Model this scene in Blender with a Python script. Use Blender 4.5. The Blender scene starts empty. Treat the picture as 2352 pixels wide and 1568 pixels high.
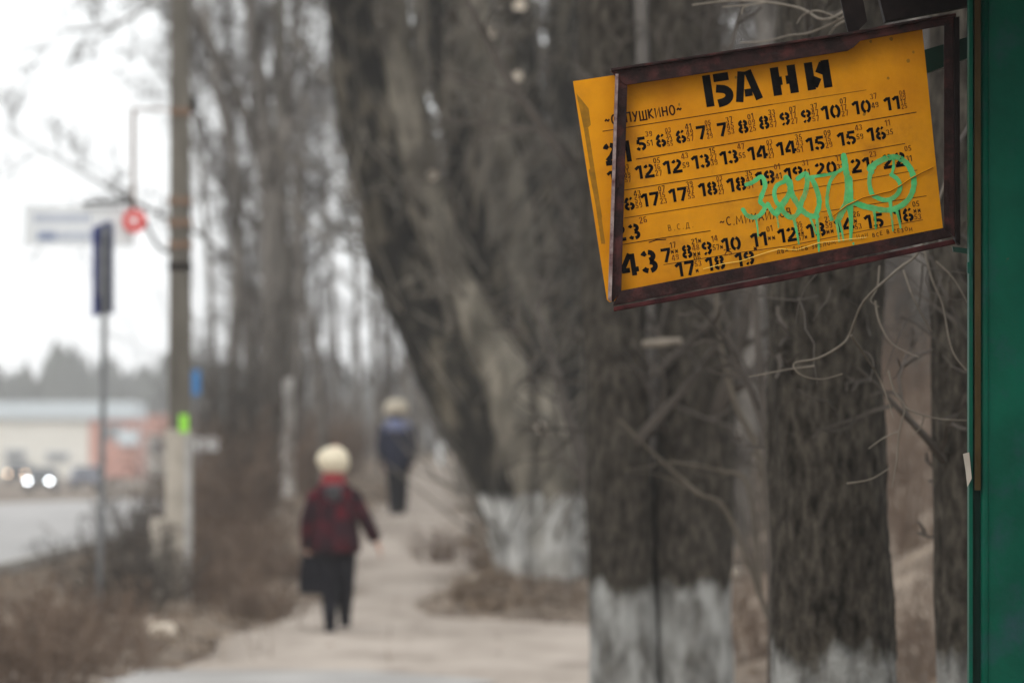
import bpy, math, random
import numpy as np
from mathutils import Vector, Matrix

SC = bpy.context.scene
COL = SC.collection
R = math.radians

# ------------------------------------------------------------------ camera
F = 12000.0            # focal length in pixels of a 2352 px wide picture
EYE = 1.6
HOR = 1020.0           # picture row of the horizon
cam_d = bpy.data.cameras.new('camera')
cam = bpy.data.objects.new('camera', cam_d); COL.objects.link(cam)
cam.location = (0, 0, EYE); cam.rotation_euler = (R(90), 0, 0)
cam_d.sensor_width = 22.3
cam_d.lens = F / 2352.0 * 22.3
cam_d.shift_y = (HOR - 784.0) / 2352.0
cam_d.clip_start = 0.1; cam_d.clip_end = 3000
cam_d.dof.use_dof = True
cam_d.dof.focus_distance = 10.4
cam_d.dof.aperture_fstop = 3.9
cam_d.dof.aperture_blades = 0
SC.camera = cam

# ------------------------------------------------------------------ sky and sun (overcast)
world = bpy.data.worlds.new('World'); SC.world = world; world.use_nodes = True
nt = world.node_tree; nt.nodes.clear()
sky = nt.nodes.new('ShaderNodeTexSky'); sky.sky_type = 'NISHITA'; sky.sun_disc = False
SUN_EL, SUN_ROT = 38.0, 205.0
sky.sun_elevation = R(SUN_EL); sky.sun_rotation = R(SUN_ROT)
sky.air_density = 1.2; sky.dust_density = 4.0; sky.ozone_density = 1.0
mx = nt.nodes.new('ShaderNodeMix'); mx.data_type = 'RGBA'; mx.inputs[0].default_value = 0.9
mx.inputs[7].default_value = (11.35, 11.6, 11.7, 1)       # the even cloud layer
bg = nt.nodes.new('ShaderNodeBackground'); bg.inputs[1].default_value = 0.118
out = nt.nodes.new('ShaderNodeOutputWorld')
nt.links.new(sky.outputs[0], mx.inputs[6]); nt.links.new(mx.outputs[2], bg.inputs[0]); nt.links.new(bg.outputs[0], out.inputs[0])
sun_d = bpy.data.lights.new('sun', 'SUN'); sun_d.energy = 0.7; sun_d.angle = R(25); sun_d.color = (1, .97, .92)
sun = bpy.data.objects.new('sun', sun_d); COL.objects.link(sun)
_el, _az = R(SUN_EL), R(SUN_ROT)
sun.rotation_euler = Vector((math.sin(_az)*math.cos(_el), math.cos(_az)*math.cos(_el), math.sin(_el))).to_track_quat('Z', 'Y').to_euler()
SC.view_settings.view_transform = 'Standard'; SC.view_settings.look = 'None'
SC.view_settings.exposure = 0.0; SC.view_settings.gamma = 1.0; SC.view_settings.use_curve_mapping = False
SC.render.engine = 'CYCLES'
SC.cycles.use_denoising = True
SC.cycles.max_bounces = 6; SC.cycles.diffuse_bounces = 3; SC.cycles.glossy_bounces = 3
SC.cycles.volume_bounces = 1; SC.cycles.transparent_max_bounces = 6

# ------------------------------------------------------------------ helpers
rng = random.Random(11)
nrng = np.random.default_rng(5)

def P(px, py, Y):
    """the point at depth Y seen at pixel px, py of the 2352 x 1568 picture"""
    return Vector(((px - 1176.0) / F * Y, Y, EYE + (HOR - py) / F * Y))

def sst(a, b, x):
    t = min(1.0, max(0.0, (x - a) / (b - a))); return t * t * (3 - 2 * t)

class MB:
    def __init__(s): s.v = []; s.f = []; s.mi = []
    def add(s, vs, fs, m=0):
        b = len(s.v); s.v.extend([tuple(p) for p in vs]); s.f.extend([tuple(i + b for i in f) for f in fs]); s.mi.extend([m] * len(fs))
    def box(s, c, size, rot=None, m=0):
        c = Vector(c); h = Vector(size) / 2; vs = []
        for x in (-1, 1):
            for y in (-1, 1):
                for z in (-1, 1):
                    p = Vector((x * h.x, y * h.y, z * h.z))
                    if rot is not None: p = rot @ p
                    vs.append(c + p)
        s.add(vs, [(0, 1, 3, 2), (4, 6, 7, 5), (0, 4, 5, 1), (2, 3, 7, 6), (0, 2, 6, 4), (1, 5, 7, 3)], m)
    def prism(s, pts, vec, m=0):
        """a polygon of 3-D points swept along vec"""
        n = len(pts); pts = [Vector(p) for p in pts]; vec = Vector(vec)
        vs = pts + [p + vec for p in pts]
        fs = [tuple(range(n)), tuple(range(2 * n - 1, n - 1, -1))] + [(i, i + n, (i + 1) % n + n, (i + 1) % n) for i in range(n)]
        s.add(vs, fs, m)
    def tube(s, pts, radii, sides=6, m=0, cap=True, squash=None):
        pts = [Vector(p) for p in pts]; n = len(pts); vs = []; fs = []
        t0 = (pts[1] - pts[0]).normalized()
        ref = Vector((0, 0, 1)) if abs(t0.z) < .9 else Vector((1, 0, 0))
        a = t0.cross(ref).normalized()
        for i in range(n):
            t = (pts[min(i + 1, n - 1)] - pts[max(i - 1, 0)]).normalized()
            a = (a - t * a.dot(t)).normalized(); b = t.cross(a)
            r = radii[i]
            for k in range(sides):
                an = 2 * math.pi * k / sides
                vs.append(pts[i] + a * (math.cos(an) * r) + b * (math.sin(an) * r))
        for i in range(n - 1):
            for k in range(sides):
                k2 = (k + 1) % sides
                fs.append((i * sides + k, i * sides + k2, (i + 1) * sides + k2, (i + 1) * sides + k))
        if cap:
            fs.append(tuple(range(sides - 1, -1, -1))); fs.append(tuple((n - 1) * sides + k for k in range(sides)))
        s.add(vs, fs, m)
    def rings(s, rings, m=0, cap=True):
        """loft closed rings of equal point count"""
        n = len(rings[0]); vs = [p for r in rings for p in r]; fs = []
        for i in range(len(rings) - 1):
            for k in range(n):
                k2 = (k + 1) % n
                fs.append((i * n + k, i * n + k2, (i + 1) * n + k2, (i + 1) * n + k))
        if cap:
            fs.append(tuple(range(n - 1, -1, -1))); fs.append(tuple((len(rings) - 1) * n + k for k in range(n)))
        s.add(vs, fs, m)
    def build(s, name, mats, parent=None, base=None, smooth=False):
        if not isinstance(mats, (list, tuple)): mats = [mats]
        if base is None: base = root_loc(parent) if parent is not None else Vector((0, 0, 0))
        base = Vector(base)
        me = bpy.data.meshes.new(name)
        arr = np.array(s.v, dtype=float) - np.array(base)
        me.from_pydata(arr.tolist(), [], s.f)
        for m in mats: me.materials.append(m)
        if len(mats) > 1: me.polygons.foreach_set('material_index', s.mi)
        if smooth: me.polygons.foreach_set('use_smooth', [True] * len(me.polygons))
        me.update()
        o = bpy.data.objects.new(name, me); COL.objects.link(o)
        if parent is not None: o.parent = parent
        else: o.location = base
        return o

def root_loc(o):
    while o.parent is not None: o = o.parent
    return o.location.copy()

def tag(o, label=None, cat=None, group=None, kind=None):
    if label: o['label'] = label
    if cat: o['category'] = cat
    if group: o['group'] = group
    if kind: o['kind'] = kind
    return o

def thing(name, label, cat, loc, group=None):
    o = bpy.data.objects.new(name, None); COL.objects.link(o); o.location = Vector(loc); o.empty_display_size = .2
    return tag(o, label, cat, group)

def copy_tree(o, parent=None):
    c = o.copy(); COL.objects.link(c)
    if parent is not None: c.parent = parent
    for ch in list(o.children): copy_tree(ch, c)
    return c

# ------------------------------------------------------------------ materials
def mat(name, c1, c2=None, rough=.8, scale=6.0, c3=None, detail=6, stretch=(1, 1, 1), bump=0.0, bscale=None, metal=0.0, lo=.35, hi=.65, spec=.3):
    m = bpy.data.materials.new(name); m.use_nodes = True
    n = m.node_tree.nodes; l = m.node_tree.links
    b = n['Principled BSDF']; b.inputs['Roughness'].default_value = rough; b.inputs['Metallic'].default_value = metal
    b.inputs['Specular IOR Level'].default_value = spec
    if c2 is None: b.inputs['Base Color'].default_value = (*c1, 1)
    if c2 is not None or bump:
        tc = n.new('ShaderNodeTexCoord'); mp = n.new('ShaderNodeMapping'); mp.inputs['Scale'].default_value = stretch
        l.new(tc.outputs['Object'], mp.inputs[0])
    if c2 is not None:
        no = n.new('ShaderNodeTexNoise'); no.inputs['Scale'].default_value = scale; no.inputs['Detail'].default_value = detail
        no.inputs['Roughness'].default_value = .62
        l.new(mp.outputs[0], no.inputs[0])
        cr = n.new('ShaderNodeValToRGB'); e = cr.color_ramp.elements
        e[0].position = lo; e[0].color = (*c1, 1); e[1].position = hi; e[1].color = (*c2, 1)
        if c3: k = e.new((lo + hi) / 2); k.color = (*c3, 1)
        l.new(no.outputs[0], cr.inputs[0]); l.new(cr.outputs[0], b.inputs['Base Color'])
    if bump:
        nb = n.new('ShaderNodeTexNoise'); nb.inputs['Scale'].default_value = bscale or scale * 3; nb.inputs['Detail'].default_value = 5
        l.new(mp.outputs[0], nb.inputs[0])
        bp = n.new('ShaderNodeBump'); bp.inputs['Strength'].default_value = bump; bp.inputs['Distance'].default_value = .02
        l.new(nb.outputs[0], bp.inputs['Height']); l.new(bp.outputs[0], b.inputs['Normal'])
    return m

def paint_line(m, z, colour, edge=.12, cover=.75, c2=None):
    """lime wash brushed on the trunk up to height z above its foot, worn thin in streaks"""
    n = m.node_tree.nodes; l = m.node_tree.links; b = n['Principled BSDF']
    src = b.inputs['Base Color'].links[0].from_socket
    tc = n.new('ShaderNodeTexCoord'); sp = n.new('ShaderNodeSeparateXYZ'); l.new(tc.outputs['Object'], sp.inputs[0])
    mp = n.new('ShaderNodeMapping'); mp.inputs['Scale'].default_value = (6, 6, 2.6); l.new(tc.outputs['Object'], mp.inputs[0])
    no = n.new('ShaderNodeTexNoise'); no.inputs['Scale'].default_value = 1.7; no.inputs['Detail'].default_value = 7; l.new(mp.outputs[0], no.inputs[0])
    a = n.new('ShaderNodeMath'); a.operation = 'MULTIPLY_ADD'; a.inputs[1].default_value = edge; a.inputs[2].default_value = z - edge / 2
    l.new(no.outputs[0], a.inputs[0])
    df = n.new('ShaderNodeMath'); df.operation = 'SUBTRACT'; l.new(a.outputs[0], df.inputs[0]); l.new(sp.outputs[2], df.inputs[1])
    lt = n.new('ShaderNodeMapRange'); lt.inputs[1].default_value = -.02; lt.inputs[2].default_value = .05; l.new(df.outputs[0], lt.inputs[0])
    wr = n.new('ShaderNodeMapRange'); wr.inputs[1].default_value = .36; wr.inputs[2].default_value = .60
    wr.inputs[3].default_value = 1 - cover; wr.inputs[4].default_value = .97
    l.new(no.outputs[0], wr.inputs[0])
    mu = n.new('ShaderNodeMath'); mu.operation = 'MULTIPLY'; l.new(lt.outputs[0], mu.inputs[0]); l.new(wr.outputs[0], mu.inputs[1])
    mix = n.new('ShaderNodeMix'); mix.data_type = 'RGBA'; l.new(mu.outputs[0], mix.inputs[0]); l.new(src, mix.inputs[6]); mix.inputs[7].default_value = (*colour, 1)
    l.new(mix.outputs[2], b.inputs['Base Color'])
    return m

def glow(name, colour, strength):
    m = bpy.data.materials.new(name); m.use_nodes = True; b = m.node_tree.nodes['Principled BSDF']
    b.inputs['Base Color'].default_value = (*colour, 1); b.inputs['Emission Color'].default_value = (*colour, 1); b.inputs['Emission Strength'].default_value = strength
    return m

M = {}
BARK = dict(rough=.95, detail=8, bump=.8, spec=.1)
M['bark'] = mat('bark', (.034, .030, .025), (.16, .142, .12), scale=5, stretch=(3, 3, .6), c3=(.075, .067, .056), bscale=22, **BARK)
M['bark_old'] = mat('bark_old', (.026, .024, .020), (.20, .178, .145), scale=1.6, stretch=(2.2, 2.2, .8), c3=(.07, .062, .05), bscale=12, lo=.32, hi=.68, **BARK)
M['bark_near'] = mat('bark_near', (.014, .012, .0095), (.082, .071, .057), scale=20, stretch=(1.8, 1.8, .7), c3=(.043, .037, .030), bscale=70, **{**BARK, 'bump': .5})
M['bark_lime'] = paint_line(mat('bark_lime', (.014, .012, .0095), (.082, .071, .057), scale=20, stretch=(1.8, 1.8, .7), c3=(.043, .037, .030), bscale=70, **{**BARK, 'bump': .5}), 1.0, (.33, .33, .315), cover=.8, edge=.22)
M['bark_old_lime'] = paint_line(mat('bark_old_lime', (.008, .007, .005), (.17, .145, .108), scale=2.4, stretch=(2.2, 2.2, .7), c3=(.026, .023, .018), bscale=12, lo=.32, hi=.68, **BARK), 1.07, (.60, .60, .58), edge=.25, cover=.7)
M['bark_pale_lime'] = paint_line(mat('bark_pale', (.07, .062, .048), (.36, .322, .26), scale=2.0, stretch=(2, 2, .8), c3=(.19, .17, .135), bscale=12, lo=.32, hi=.66, **BARK), 1.07, (.60, .60, .58), edge=.25, cover=.7)
M['bark_grey'] = mat('bark_grey', (.09, .08, .07), (.26, .235, .21), scale=3, stretch=(3, 3, .6), c3=(.16, .145, .128), bscale=22, **BARK)
M['twig'] = mat('twig', (.052, .045, .039), (.105, .09, .078), scale=3, rough=.9, spec=.1)
M['twig_pale'] = mat('twig_pale', (.15, .128, .105), (.25, .215, .175), scale=8, rough=.85, spec=.1)
M['twig_grey'] = mat('twig_grey', (.05, .045, .038), (.26, .23, .19), scale=1.2, rough=.9, spec=.1)
M['twig_brown'] = mat('twig_brown', (.115, .080, .060), (.21, .155, .118), scale=2, rough=.9, spec=.1)
M['twig_stem'] = mat('twig_stem', (.065, .055, .044), (.115, .098, .078), scale=8, rough=.85, spec=.1)
M['cut_wood'] = mat('cut_wood', (.5, .42, .33), (.68, .6, .5), scale=20, rough=.8)
M['ground'] = mat('ground', (.10, .076, .058), (.34, .275, .215), scale=1.1, c3=(.18, .142, .11), detail=10, bump=.8, bscale=14, rough=.95, spec=.1)
M['path'] = mat('path', (.19, .158, .130), (.43, .37, .318), scale=1.1, c3=(.345, .293, .248), detail=12, stretch=(1, .3, 1), lo=.3, hi=.62, bump=.5, bscale=25, rough=.95, spec=.1)
M['pavement'] = mat('pavement', (.27, .255, .24), (.42, .40, .38), scale=1.5, detail=10, stretch=(.6, 1, 1), bump=.4, bscale=40, rough=.9, spec=.2)
M['road'] = mat('road', (.29, .28, .27), (.44, .42, .405), scale=.5, detail=9, stretch=(1, .1, 1), rough=.62, spec=.22)
M['kerb'] = mat('kerb', (.3, .29, .27), (.45, .43, .4), scale=3, rough=.9)
M['leaf_litter'] = mat('leaf_litter', (.085, .06, .044), (.30, .225, .16), scale=.6, c3=(.16, .12, .088), rough=.95, spec=.1)
M['concrete'] = mat('concrete', (.085, .076, .063), (.16, .145, .122), scale=3, stretch=(2, 2, .4), rough=.92, spec=.15)
M['concrete_pale'] = mat('concrete_pale', (.32, .285, .24), (.50, .455, .39), scale=4, rough=.92, spec=.15)
M['rust'] = mat('rust', (.14, .09, .06), (.24, .155, .11), scale=20, rough=.9)
M['steel'] = mat('steel', (.13, .135, .14), (.22, .225, .23), scale=8, rough=.55, metal=.3)
M['white_paint'] = mat('white_paint', (.72, .74, .75), (.84, .86, .87), scale=2, rough=.6)
M['dark_steel'] = mat('dark_steel', (.007, .005, .005), (.016, .011, .010), scale=30, rough=.7, spec=.08)
M['blue_sign'] = mat('blue_sign', (.045, .06, .22), (.065, .085, .30), scale=6, rough=.45)
M['blue_letter'] = mat('blue_letter', (.05, .12, .32), (.07, .15, .38), scale=6, rough=.5)
M['red_sign'] = mat('red_sign', (.62, .05, .05), (.7, .08, .07), scale=6, rough=.5)
M['cyan_sign'] = mat('cyan_sign', (.04, .19, .46), (.05, .22, .5), scale=4, rough=.5)
M['roof_blue_early'] = mat('shed_roof', (.5, .55, .58), (.62, .66, .69), scale=1)
M['lime_tape'] = mat('lime_tape', (.28, .72, .05), (.36, .8, .08), scale=20, rough=.6)

# ------------------------------------------------------------------ terrain
def path_edges(Y):
    c = -1.3 - .2 * sst(60, 95, Y)
    h = .78 - .12 * sst(60, 95, Y)
    l = c - h - .14 * math.sin(Y * .33) - .09 * math.sin(Y * .9 + 1)
    r = c + h + .11 * math.sin(Y * .41 + 2) + .07 * math.sin(Y * 1.1) + 1.7 * (1 - sst(44.0, 47.5, Y))
    if Y < 44: l -= .25 * (1 - sst(37, 44, Y))
    return l, r

def gz0(X, Y):
    w = sst(-5.8, -3.2, X)
    z = w * (.53 * sst(52, 79, Y) + .62 * sst(79, 125, Y))
    z -= (1 - w) * 1.15 * sst(110, 300, Y)
    z += 2.1 * sst(1.0, 4.2, X) * sst(30, 50, Y)
    z += 5.5 * sst(2.5, 30, X) * sst(48, 130, Y)
    return z

def gz(X, Y):
    z = gz0(X, Y)
    l, r = path_edges(Y)
    d = max(l - X, X - r, 0.0) if 20 < Y < 140 else 1.0
    m = sst(0.05, .6, d)
    if X < -5.7: m *= 1 - sst(-5.7, -6.1, X) if X < -6.1 else 0
    if -16 < X < -5.9: m = 0
    n = .05 * math.sin(X * 3.1 + Y * .7) * math.sin(Y * 1.3 + X) + .04 * math.sin(X * 6.7 - Y * 2.1)
    z += m * (.07 + n)
    # low heap of earth and leaves left of the leaning tree's foot
    z += .2 * math.exp(-((X + .25) / .5) ** 2 - ((Y - 51) / 3.2) ** 2)
    return z

Ys = list(np.arange(-4, 20, 2.0)) + list(np.arange(20, 62, .4)) + list(np.arange(62, 132, .9)) + list(132 * 1.07 ** np.arange(1, 34))
Xs = list(-np.geomspace(300, 9, 24)) + list(np.arange(-8.6, 8.6, .25)) + list(np.geomspace(9, 300, 24))
vs = [(x, y, gz(x, y)) for y in Ys for x in Xs]
nx = len(Xs)
g = MB(); g.add(vs, [(j * nx + i, j * nx + i + 1, (j + 1) * nx + i + 1, (j + 1) * nx + i) for j in range(len(Ys) - 1) for i in range(nx - 1)])
tag(g.build('ground', M['ground'], smooth=True), kind='structure')

def strip(name, material, y0, y1, step, left, right, n, lift, z=gz0):
    b = MB(); ys = np.arange(y0, y1 + step * .5, step); vs = []
    for y in ys:
        l, r = left(y), right(y)
        for k in range(n + 1):
            x = l + (r - l) * k / n; vs.append((x, y, z(x, y) + lift))
    b.add(vs, [(j * (n + 1) + i, j * (n + 1) + i + 1, (j + 1) * (n + 1) + i + 1, (j + 1) * (n + 1) + i) for j in range(len(ys) - 1) for i in range(n)])
    return tag(b.build(name, material, smooth=True), kind='structure')
strip('path', M['path'], 26, 132, .3, lambda y: path_edges(y)[0], lambda y: path_edges(y)[1], 8, .034)
strip('pavement', M['pavement'], 22, 36.2, .3, lambda y: -3.2 - .2 * math.sin(y * 2), lambda y: -.2 + .25 * math.sin(y * 1.3) - .9 * sst(34, 36.2, y), 8, .042)
strip('road', M['road'], -4, 700, 4, lambda y: -15.5, lambda y: -6.4, 4, .012)
kb = MB()
for y in np.arange(10, 260, 3.0):
    kb.box((-6.28, y + 1.5, gz0(-6.28, y + 1.5) + .05), (.16, 2.97, .2))
tag(kb.build('kerb', M['kerb']), kind='structure')

# loose dead leaves and dry grass on the verges and the bank
lv = MB(); lvs = []; lfs = []
def leaf(x, y, s):
    z = gz(x, y) + .01
    a = rng.random() * 6.28; t = rng.uniform(-.6, .6); u = Vector((math.cos(a), math.sin(a), t * .5)) * s; w = Vector((-math.sin(a), math.cos(a), rng.uniform(.0, .8))) * s * .6
    c = Vector((x, y, z + s * .3)); b = len(lvs)
    lvs.extend([c - u, c + w * .9, c + u, c - w * .5]); lfs.append((b, b + 1, b + 2, b + 3))
def blade(x, y, h):
    z = gz(x, y); a = rng.random() * 6.28; d = Vector((math.cos(a), math.sin(a), 0)); b = len(lvs)
    p = Vector((x, y, z)); q = d.cross(Vector((0, 0, 1))) * .006
    lvs.extend([p - q, p + q, p + d * h * rng.uniform(.2, .9) + Vector((0, 0, h))]); lfs.append((b, b + 1, b + 2))
for i in range(36000):
    y = rng.uniform(24, 100); x = rng.uniform(-6, 5.5)
    l, r = path_edges(y)
    if y < 37 and -3.3 < x < .4: continue
    if l + .1 < x < r - .1 and (min(x - l, r - x) > .35 or rng.random() < .6) and rng.random() < .97:
        continue
    if rng.random() < .6: leaf(x, y, rng.uniform(.02, .065))
    else: blade(x, y, rng.uniform(.08, .32))
for i in range(5200):
    y = rng.uniform(47.5, 64); l, r = path_edges(y); x = r + .05 + abs(rng.gauss(0, .4))
    if x < .6: (leaf(x, y, rng.uniform(.03, .07)) if rng.random() < .7 else blade(x, y, rng.uniform(.06, .22)))
lv.v = [tuple(p) for p in lvs]; lv.f = lfs; lv.mi = [0] * len(lfs)
tag(lv.build('leaf_litter', M['leaf_litter']), kind='stuff')

# ------------------------------------------------------------------ bare trees
def wander(p, d, L, n, wob, up=0.0, rg=rng):
    pts = [Vector(p)]; d = Vector(d).normalized(); s = L / n
    for i in range(n):
        d = (d + Vector((rg.gauss(0, wob), rg.gauss(0, wob), rg.gauss(0, wob) + up))).normalized()
        pts.append(pts[-1] + d * s)
    return pts

def side_dir(t, ang, rg):
    t = t.normalized(); ref = Vector((0, 0, 1)) if abs(t.z) < .95 else Vector((1, 0, 0))
    a = t.cross(ref).normalized(); b = t.cross(a); ph = rg.random() * 6.283
    return t * math.cos(ang) + (a * math.cos(ph) + b * math.sin(ph)) * math.sin(ang)

def ramify(mb, pts, radii, n, L, lvl, rg, rmin=.006, first=.25, kids=(7, 5), sp=(.5, 1.0), up=.05):
    """side branches along a polyline, and theirs in turn"""
    N = len(pts) - 1
    for i in range(n):
        u = first + (1 - first) * (i + rg.random()) / n
        k = min(N - 1, int(u * N)); fr = u * N - k
        p = pts[k].lerp(pts[k + 1], fr); r0 = radii[k] * (1 - fr) + radii[k + 1] * fr
        t = pts[k + 1] - pts[k]
        l = L * (1.15 - .75 * u) * rg.uniform(.6, 1.25)
        r = max(rmin, min(r0 * rg.uniform(.4, .65), l * .03))
        ns = 6 if lvl == 0 else (4 if lvl == 1 else 3)
        q = wander(p, side_dir(t, rg.uniform(*sp), rg), l, ns, .13 + .05 * lvl, up, rg)
        rr = [max(rmin * .55, r * (1 - .8 * j / ns)) for j in range(ns + 1)]
        mb.tube(q, rr, 5 if lvl == 0 else 3, cap=False)
        if lvl < len(kids): ramify(mb, q, rr, kids[lvl], l * .55, lvl + 1, rg, rmin, .2, kids, (.45, 1.1), up * .5)

def bark_trunk(mb, pts, radii, sides=14, rough=.1, seed=0, m=0):
    """trunk with a furrowed, uneven outline and a flare at its foot"""
    rg = np.random.default_rng(seed); n = len(pts)
    ph = rg.random(6) * 6.28; fr = rg.integers(2, 9, 6); tw = rg.normal(0, .5, 6)
    rings = []
    a = Vector((1, 0, 0)); gro = rg.normal(0, 1, sides)
    for i, p in enumerate(pts):
        p = Vector(p); t = (Vector(pts[min(i + 1, n - 1)]) - Vector(pts[max(i - 1, 0)])).normalized()
        a = (a - t * a.dot(t)).normalized(); b = t.cross(a); ring = []
        gro = .82 * gro + .57 * rg.normal(0, 1, sides)
        for k in range(sides):
            an = 2 * math.pi * k / sides
            w = 1 + rough * sum(math.sin(fr[j] * an + ph[j] + tw[j] * i * .5) for j in range(6)) / 3 + rough * .3 * gro[k]
            ring.append(p + (a * math.cos(an) + b * math.sin(an)) * radii[i] * w)
        rings.append(ring)
    mb.rings(rings, m)

def spline(keys, n):
    """smooth polyline through keys (lists of floats)"""
    k = [np.array(q, float) for q in keys]; out = []
    for i in range(len(k) - 1):
        p0 = k[max(i - 1, 0)]; p1 = k[i]; p2 = k[i + 1]; p3 = k[min(i + 2, len(k) - 1)]
        for j in range(n):
            t = j / n
            out.append(.5 * ((2 * p1) + (-p0 + p2) * t + (2 * p0 - 5 * p1 + 4 * p2 - p3) * t * t + (-p0 + 3 * p1 - 3 * p2 + p3) * t ** 3))
    out.append(k[-1]); return out

def stems_tree(name, label, cat, base, stems, bark, group=None, twigs=(9, 3.0), kids=(7, 5), sides=14, seed=1, rough=.1, twig_mat=None, rmin=.008, seg=6, shoots=0, mi=None):
    """stems: lists of (px, py, Y, radius) keys in the photograph, each a real 3-D stem"""
    rg = random.Random(seed)
    t = thing(name, label, cat, base, group)
    tr = MB(); cr = MB()
    for si, st in enumerate(stems):
        keys = [(*P(a, b, c), r) for a, b, c, r in st]
        sp = spline(keys, seg); pts = [Vector(q[:3]) for q in sp]; rad = [q[3] for q in sp]
        bark_trunk(tr, pts, rad, sides, rough, seed * 31 + si, mi[si] if mi else 0)
        ramify(cr, pts, rad, twigs[0], twigs[1], 0, rg, rmin, .35, kids)
        for k in range(shoots):
            i = rg.randrange(int(len(pts) * .12), len(pts) - 1); p = pts[i]; an = rg.random() * 6.28
            d = Vector((math.cos(an), math.sin(an), rg.uniform(.3, 1.4)))
            l = rg.uniform(.5, 1.7); q = wander(p + Vector((math.cos(an), math.sin(an), 0)) * rad[i] * .9, d, l, 4, .12, .12, rg)
            cr.tube(q, [rmin * 1.6, rmin * 1.4, rmin * 1.2, rmin, rmin * .6], 3, cap=False)
    tr.build('trunk', bark, t, smooth=True)
    if cr.f: tag(cr.build('branches', twig_mat or M['twig'], t), kind='stuff')
    return t

# the big old tree whose stems lean out over the path (56 m off)
YL = 56.0
lean = stems_tree('leaning_tree', 'huge old many-stemmed tree leaning over the path, foot limewashed white', 'tree',
    P(1215, 1365, YL), [
    [(1192, 1400, 56, .16), (1174, 1290, 56, .17), (1137, 1130, 56, .21), (1080, 960, 56, .31), (988, 780, 56, .30), (905, 600, 56, .29), (868, 420, 55.7, .27), (830, 200, 55.5, .25), (800, 0, 55, .23), (760, -260, 54, .2), (690, -700, 53, .12)],
    [(1204, 1400, 56.2, .14), (1192, 1250, 56.2, .16), (1172, 1080, 56.1, .23), (1140, 850, 56.0, .30), (1060, 640, 56, .27), (985, 470, 55.8, .24), (940, 280, 55.6, .22), (900, 60, 55.5, .2), (880, -300, 55, .15), (850, -650, 55, .1)],
    [(1266, 1400, 56.3, .21), (1261, 1240, 56.3, .21), (1246, 1050, 56.5, .31), (1215, 860, 56.6, .31), (1175, 640, 56.6, .30), (1130, 420, 56.6, .33), (1080, 210, 56.4, .38), (1040, 0, 56.3, .38), (1010, -300, 56, .28), (990, -650, 56, .15)],
    [(1302, 1400, 56.6, .21), (1299, 1150, 56.8, .22), (1290, 900, 57.1, .27), (1255, 650, 57, .25), (1215, 400, 57, .23), (1190, 150, 57, .2), (1180, -300, 57, .13)],
    [(1326, 1400, 56.9, .13), (1324, 1100, 57.2, .17), (1340, 850, 57.4, .22), (1330, 600, 57.4, .21), (1300, 300, 57.4, .2), (1290, -50, 57.4, .17), (1300, -400, 57, .1)],
    [(1230, 860, 56.3, .2), (1160, 700, 56, .19), (1100, 560, 55.8, .17), (1050, 330, 55.6, .14), (1000, 50, 55.2, .11), (980, -200, 55, .07)],
    ], [M['bark_old_lime'], M['bark_pale_lime']], mi=[0, 1, 1, 0, 0, 0], twigs=(14, 1.9), kids=(7, 5), seed=3, rough=.2, sides=18, shoots=80, rmin=.012, twig_mat=M['twig_grey'])
for px, py, r in ((1193, 12, .075), (1122, 72, .085), (1188, 175, .06), (995, 402, .06), (1240, 980, .05)):
    st = MB(); c = P(px, py, 55.45); st.tube([c + Vector((.05, .55, .1)), c + Vector((0, .02, 0))], [r * 1.15, r], 10, m=1)
    st.tube([c + Vector((0, .02, 0)), c], [r * .98, r * .9], 10, m=0)
    st.build('cut_branch_stub', [M['cut_wood'], M['bark_old']], lean)

# pair of stems in front of the sign's left half (24 m)
pair = stems_tree('twin_trunk_tree', 'dark twin-trunk tree below the yellow sign, foot limewashed to a ragged line', 'tree', P(1520, 1840, 24),
    [[(1440, 1880, 24, .20), (1438, 1800, 24, .175), (1432, 1500, 24, .155), (1424, 1200, 24, .15), (1415, 850, 24, .145), (1400, 450, 24.1, .14), (1392, 0, 24.2, .13), (1380, -700, 24.4, .11)],
     [(1600, 1880, 24.1, .22), (1596, 1800, 24.1, .19), (1590, 1500, 24.1, .185), (1592, 1200, 24.1, .185), (1600, 900, 24.1, .18), (1590, 500, 24.1, .17), (1570, 0, 24.2, .16), (1560, -700, 24.4, .13)]],
    M['bark_lime'], twigs=(12, 1.8), kids=(5, 4), sides=64, seed=8, rough=.05, seg=22)

near = stems_tree('thick_trunk_tree', 'thick dark furrowed trunk standing right of the twin-trunk tree', 'tree', P(1920, 2268, 15.4),
    [[(1930, 2300, 15.4, .24), (1926, 2150, 15.4, .20), (1918, 1700, 15.4, .186), (1912, 1450, 15.4, .178), (1902, 1100, 15.4, .172), (1895, 800, 15.4, .168), (1900, 400, 15.4, .165), (1910, 0, 15.4, .16), (1915, -900, 15.4, .14)]],
    M['bark_lime'], twigs=(7, 1.1), kids=(4, 3), sides=84, seed=12, rough=.045, seg=34)
slim = stems_tree('slim_trunk_tree', 'slim brown trunk half hidden behind the green shelter post', 'tree', P(2215, 2311, 14.9),
    [[(2228, 2330, 14.9, .105), (2222, 2100, 14.9, .088), (2216, 1600, 14.9, .08), (2210, 1200, 14.9, .079), (2200, 800, 14.9, .076), (2190, 400, 14.95, .074), (2195, -600, 15, .06)]],
    M['bark_lime'], twigs=(6, .9), kids=(4, 3), sides=44, seed=15, rough=.05, seg=28)

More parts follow.
